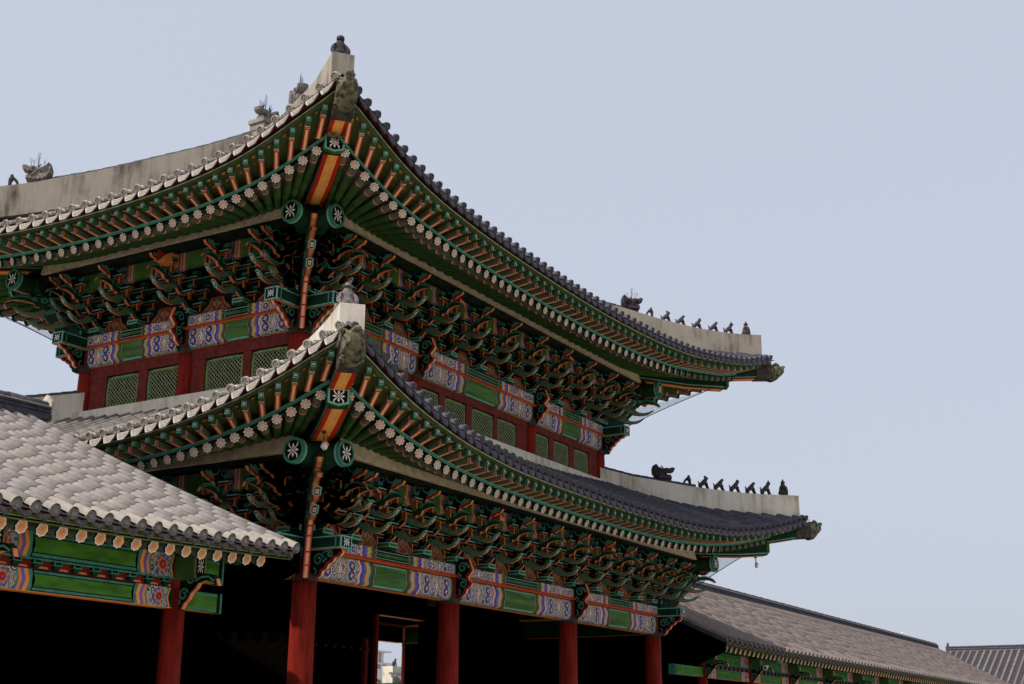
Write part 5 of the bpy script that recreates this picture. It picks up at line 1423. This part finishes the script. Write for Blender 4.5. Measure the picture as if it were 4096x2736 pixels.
# ------------------------------------------------------------------ bird nets on the far sides
def net(name, label, T, side, t0, t1):
    s = Side(T, side); mb = MB(); uv = []; n, m = 40, 10; rows = []
    ax = 'RB'
    for a in range(n+1):
        t = t0+(t1-t0)*a/n
        A = s.pt(t, 1.15, s.ze(t)-.74); col_i = min(max(t, T.i if side in 'RB' else T.j), (L-T.i) if side in 'RB' else (W-T.j))
        Bq = s.pt(col_i, s.over(col_i)-.55, T.plate+.05)
        row = []
        for b in range(m+1):
            k = b/m; p = A.lerp(Bq, k); c = (Vector((L/2, W/2, p.z))-p); c.normalize()
            p = p+c*(.28*math.sin(math.pi*k))+Vector((0, 0, -.05*math.sin(math.pi*k)))
            row.append(p)
        rows.append(mb.add(row))
    for a in range(n):
        for b in range(m): mb.face([rows[a]+b, rows[a+1]+b, rows[a+1]+b+1, rows[a]+b+1], 'net_wire', True)
    me = mb.mesh(name); ul = me.uv_layers.new(name='uv')
    for p in me.polygons:
        for li, vi in zip(p.loop_indices, p.vertices):
            a, b = divmod(vi, m+1); ul.data[li].uv = (a*abs(t1-t0)/n/.05, b*.32/.05)
    o = place(me, name); tag(o, label, 'net', 'bird nets under the eaves')
    cd_ = MB(); cd_.tube([Vector(mb.v[rows[0]+b]) for b in range(m+1)], .014, 'steel', 5); cd_.build('edge_cord', o)
    return o
sE = Side(U, 'E'); net('bird_net', 'fine grey bird net under the far right corner of the upper eave', U, 'E', sE.s0+1.2, 5.0)
sE = Side(Lo, 'E'); net('bird_net', 'fine grey bird net sagging under the far right corner of the lower eave', Lo, 'E', sE.s0+1.3, 5.0)
sB = Side(U, 'B'); net('bird_net', 'fine grey bird net under the far left corner of the upper eave', U, 'B', sB.s0+1.2, 6.0)

# ------------------------------------------------------------------ small fittings
def sensor(loc, label):
    o = empty('hanging_sensor', loc); tag(o, label, 'sensor', 'sensors hung from the lower hip beams')
    a = MB(); a.lathe([(.05, 0), (.05, .05), (.02, .07)], (0, 0, -.07), 'iron', 10); a.tube([(0, 0, -.06), (0, 0, -.24)], .012, 'iron', 6); a.build('mount', o)
    b = MB(); T_ = Matrix.Translation((.02, -.02, -.32)) @ Matrix.Rotation(.5, 4, 'Y'); b.box(-.055, .055, -.04, .04, -.075, .075, 'white_plastic', T_); b.box(-.057, .057, -.042, .042, .02, .075, 'salmon', T_); b.build('housing', o)
    c = MB(); c.tube([(.03, 0, -.03), (.13, .02, -.06), (.16, .02, -.14), (.09, 0, -.25)], .006, 'iron', 5); c.build('cable', o)
    return o
sensor((20.8, -2.65, 7.66), 'small box sensor hanging under the far right end of the lower hip beam')
p_, d_, ln_, w_ = hip_frame(Lo, 'N'); q_ = Vector((-1.9, -1.9, 0))
sensor((q_.x+.0, q_.y, 7.58), 'small box sensor hanging under the orange hip beam at the near lower corner')
def wall_lamp(loc, label):
    o = empty('dome_lamp', loc); tag(o, label, 'lamp')
    a = MB(); a.tube([(0, 0, .3), (0, 0, .12)], .02, 'iron', 6); a.build('stem', o)
    b = MB(); b.lathe([(.02, .14), (.09, .12), (.16, .05), (.19, -.04), (.18, -.06)], (0, 0, 0), 'lamp_green', 16); b.build('shade', o)
wall_lamp((28.6, -.55, 4.55), 'green dome lamp hanging under the eave of the far brown tiled corridor')
def camera_unit(loc):
    o = empty('security_camera', loc); tag(o, 'small white round camera under the far corridor eave beside the dome lamp', 'camera')
    a = MB(); a.tube([(0, 0, .25), (0, 0, 0)], .018, 'iron', 6); a.build('mount', o)
    b = MB(); b.tube([(-.12, 0, -.03), (.1, 0, 0)], .09, 'white_plastic', 12); b.tube([(-.13, 0, -.032), (-.121, 0, -.03)], .055, 'iron', 12); b.build('housing', o)
camera_unit((27.2, -.55, 4.28))

# ------------------------------------------------------------------ seen through the doorway and far off
def back_roof():
    o = tag(empty('rear_roof', (53, 36, 0)), 'grey tiled roof end with white plaster ridge seen through the gate doorway', 'roof')
    mb = MB(); mb.box(.18, 6, -.45, .45, 5.0, 6.3, 'plaster_new'); mb.build('ridge', o)
    rb = MB()
    for k in range(9):
        x = -.2+.62*k; P = [Vector((x+.12*b, -1.6+.45*b, 5.40+.12*b-.045*k)) for b in range(4)]
        rib(rb, P, Vector((1, 0, 0)), .15, ['tile1', 'tile0', 'tile3']); tile_end(rb, P[0], Vector((-.3, -.95, 0)).normalized(), Vector((0, 0, 1)), .19, 'tile_end', 'tile_relief')
        drip_tile(rb, P[0]+Vector((.08, 0, -.1)), P[0]+Vector((.56, 0, -.12)), Vector((0, -1, 0)), 'tile_lip', .3)
    rb.box(-.2, 6, -1.3, 1.2, 4.7, 5.15, 'green_dark'); rb.build('tile_rows', o)
    w_ = MB(); w_.box(0, 6, -.9, .9, 0, 4.7, 'green_dark'); w_.build('wall', o)
back_roof()
for k, (x, sc, lb, kind) in enumerate(((54.0, 1.15, 'small seated figure nearer the end of the white ridge seen through the doorway', 'ears'), (55.15, .9, 'small crouching figure half hidden by the column, on the white ridge seen through the doorway', 'horn'))):
    o = place(FB[kind], 'roof_figure', loc=(x, 36, 6.3), rotz=0 if k == 0 else math.pi); o.scale = (sc,)*3; tag(o, lb, 'roof figure', 'figures on the roof beyond the doorway')
def tower():
    o = tag(empty('concrete_tower', (340, 250, 0)), 'pale concrete tower with flat roof slab seen through the gate doorway', 'tower')
    a = MB(); a.box(-20, 12.7, 0, 14, 0, 25.7, 'concrete_pale'); a.build('base_block', o)
    for x in (-2.5, 2.0, 5.3, 8.0): 
        c = MB(); c.box(x-.75, x+.75, .6, 2.2, 25.7, 29, 'concrete_pale'); c.build('pillar', o)
    c = MB(); c.box(-3, 9, 5, 11, 25.7, 29, 'glass_dark'); c.build('core', o)
    r = MB(); r.box(-8, 11, -1, 14, 29, 29.5, 'concrete_pale'); r.build('roof_slab', o)
    for x in (5.2, 8.4):
        w_ = MB(); w_.box(x-1.1, x+1.1, -.06, -.01, 23.6, 25.0, 'glass_dark'); w_.build('window', o)
tower()
def tree(name, loc, h, r, leaf, label, dense=220, bare=False, seed=1, group=None):
    rn = random.Random(seed); o = tag(empty(name, loc), label, 'tree', group)
    t = MB(); t.tube([(0, 0, 0), (.05*h, 0, h*.35), (.03*h, .02*h, h*.75)], [.03*h, .022*h, .010*h], 'bark', 7)
    for k in range(14 if not bare else 60):
        z = h*rn.uniform(.3, .8); a = rn.uniform(0, 6.28); ln = r*rn.uniform(.5, 1.0)
        p0 = Vector((.03*h, 0, z)); p1 = p0+Vector((math.cos(a)*ln*.5, math.sin(a)*ln*.5, ln*.4)); p2 = p0+Vector((math.cos(a)*ln, math.sin(a)*ln, ln*rn.uniform(.5, 1.0)))
        t.tube([p0, p1, p2], [.010*h, .006*h, .002*h], 'bark', 5)
    t.build('trunk', o)
    c = MB()
    cl = [(Vector((rn.gauss(0, .45)*r, rn.gauss(0, .45)*r, h*.78+rn.gauss(0, .32)*r*.7)), rn.uniform(.25, .45)*r) for _ in range(12)]
    for k in range(dense):
        b, rr = rn.choice(cl); p = b+Vector((rn.gauss(0, 1), rn.gauss(0, 1), rn.gauss(0, .7)))*rr*.6; s_ = r*rn.uniform(.05, .11)
        u = Vector((rn.gauss(0, 1), rn.gauss(0, 1), rn.gauss(0, 1))).normalized(); v = u.orthogonal().normalized()
        c.quad([p+u*s_, p+v*s_*.6, p-u*s_, p-v*s_*.6], leaf)
    c.build('crown', o)
tree('pine_tree', (160, 18.6, 0), 13.4, 1.7, 'leaf_pine', 'small flat topped pine above the crossing corridor roof, leftmost of the far treetops', 260, seed=3, group='treetops beyond the crossing corridor')
tree('bushy_tree', (160, 15.6, 0), 13.0, 1.9, 'leaf_pine', 'broad low treetop in the middle above the crossing corridor roof', 260, seed=4, group='treetops beyond the crossing corridor')
tree('thin_tree', (160, 12.4, 0), 13.2, 1.4, 'leaf_dry', 'thin treetop at the right edge above the crossing corridor roof', 160, seed=5, group='treetops beyond the crossing corridor')
tree('bare_tree', (99.4, 70, 0), 9.0, 2.4, 'leaf_dry', 'dry brown leafless tree seen low through the gate doorway', 500, True, 6)
def mast():
    o = tag(empty('antenna_mast', (527, 120, 0)), 'thin pale antenna mast above the brown tiled corridor ridge', 'mast')
    a = MB(); a.tube([(0, 0, 0), (0, 0, 44.5)], [.35, .12], 'grey_metal', 6); a.build('pole', o)
    b = MB(); b.tube([(0, 0, 42.9), (0, 0, 43.7)], .3, 'white_plastic', 8); b.build('aerial', o)
mast()
print('objects', len(bpy.data.objects), 'verts', sum(len(m.vertices) for m in bpy.data.meshes))
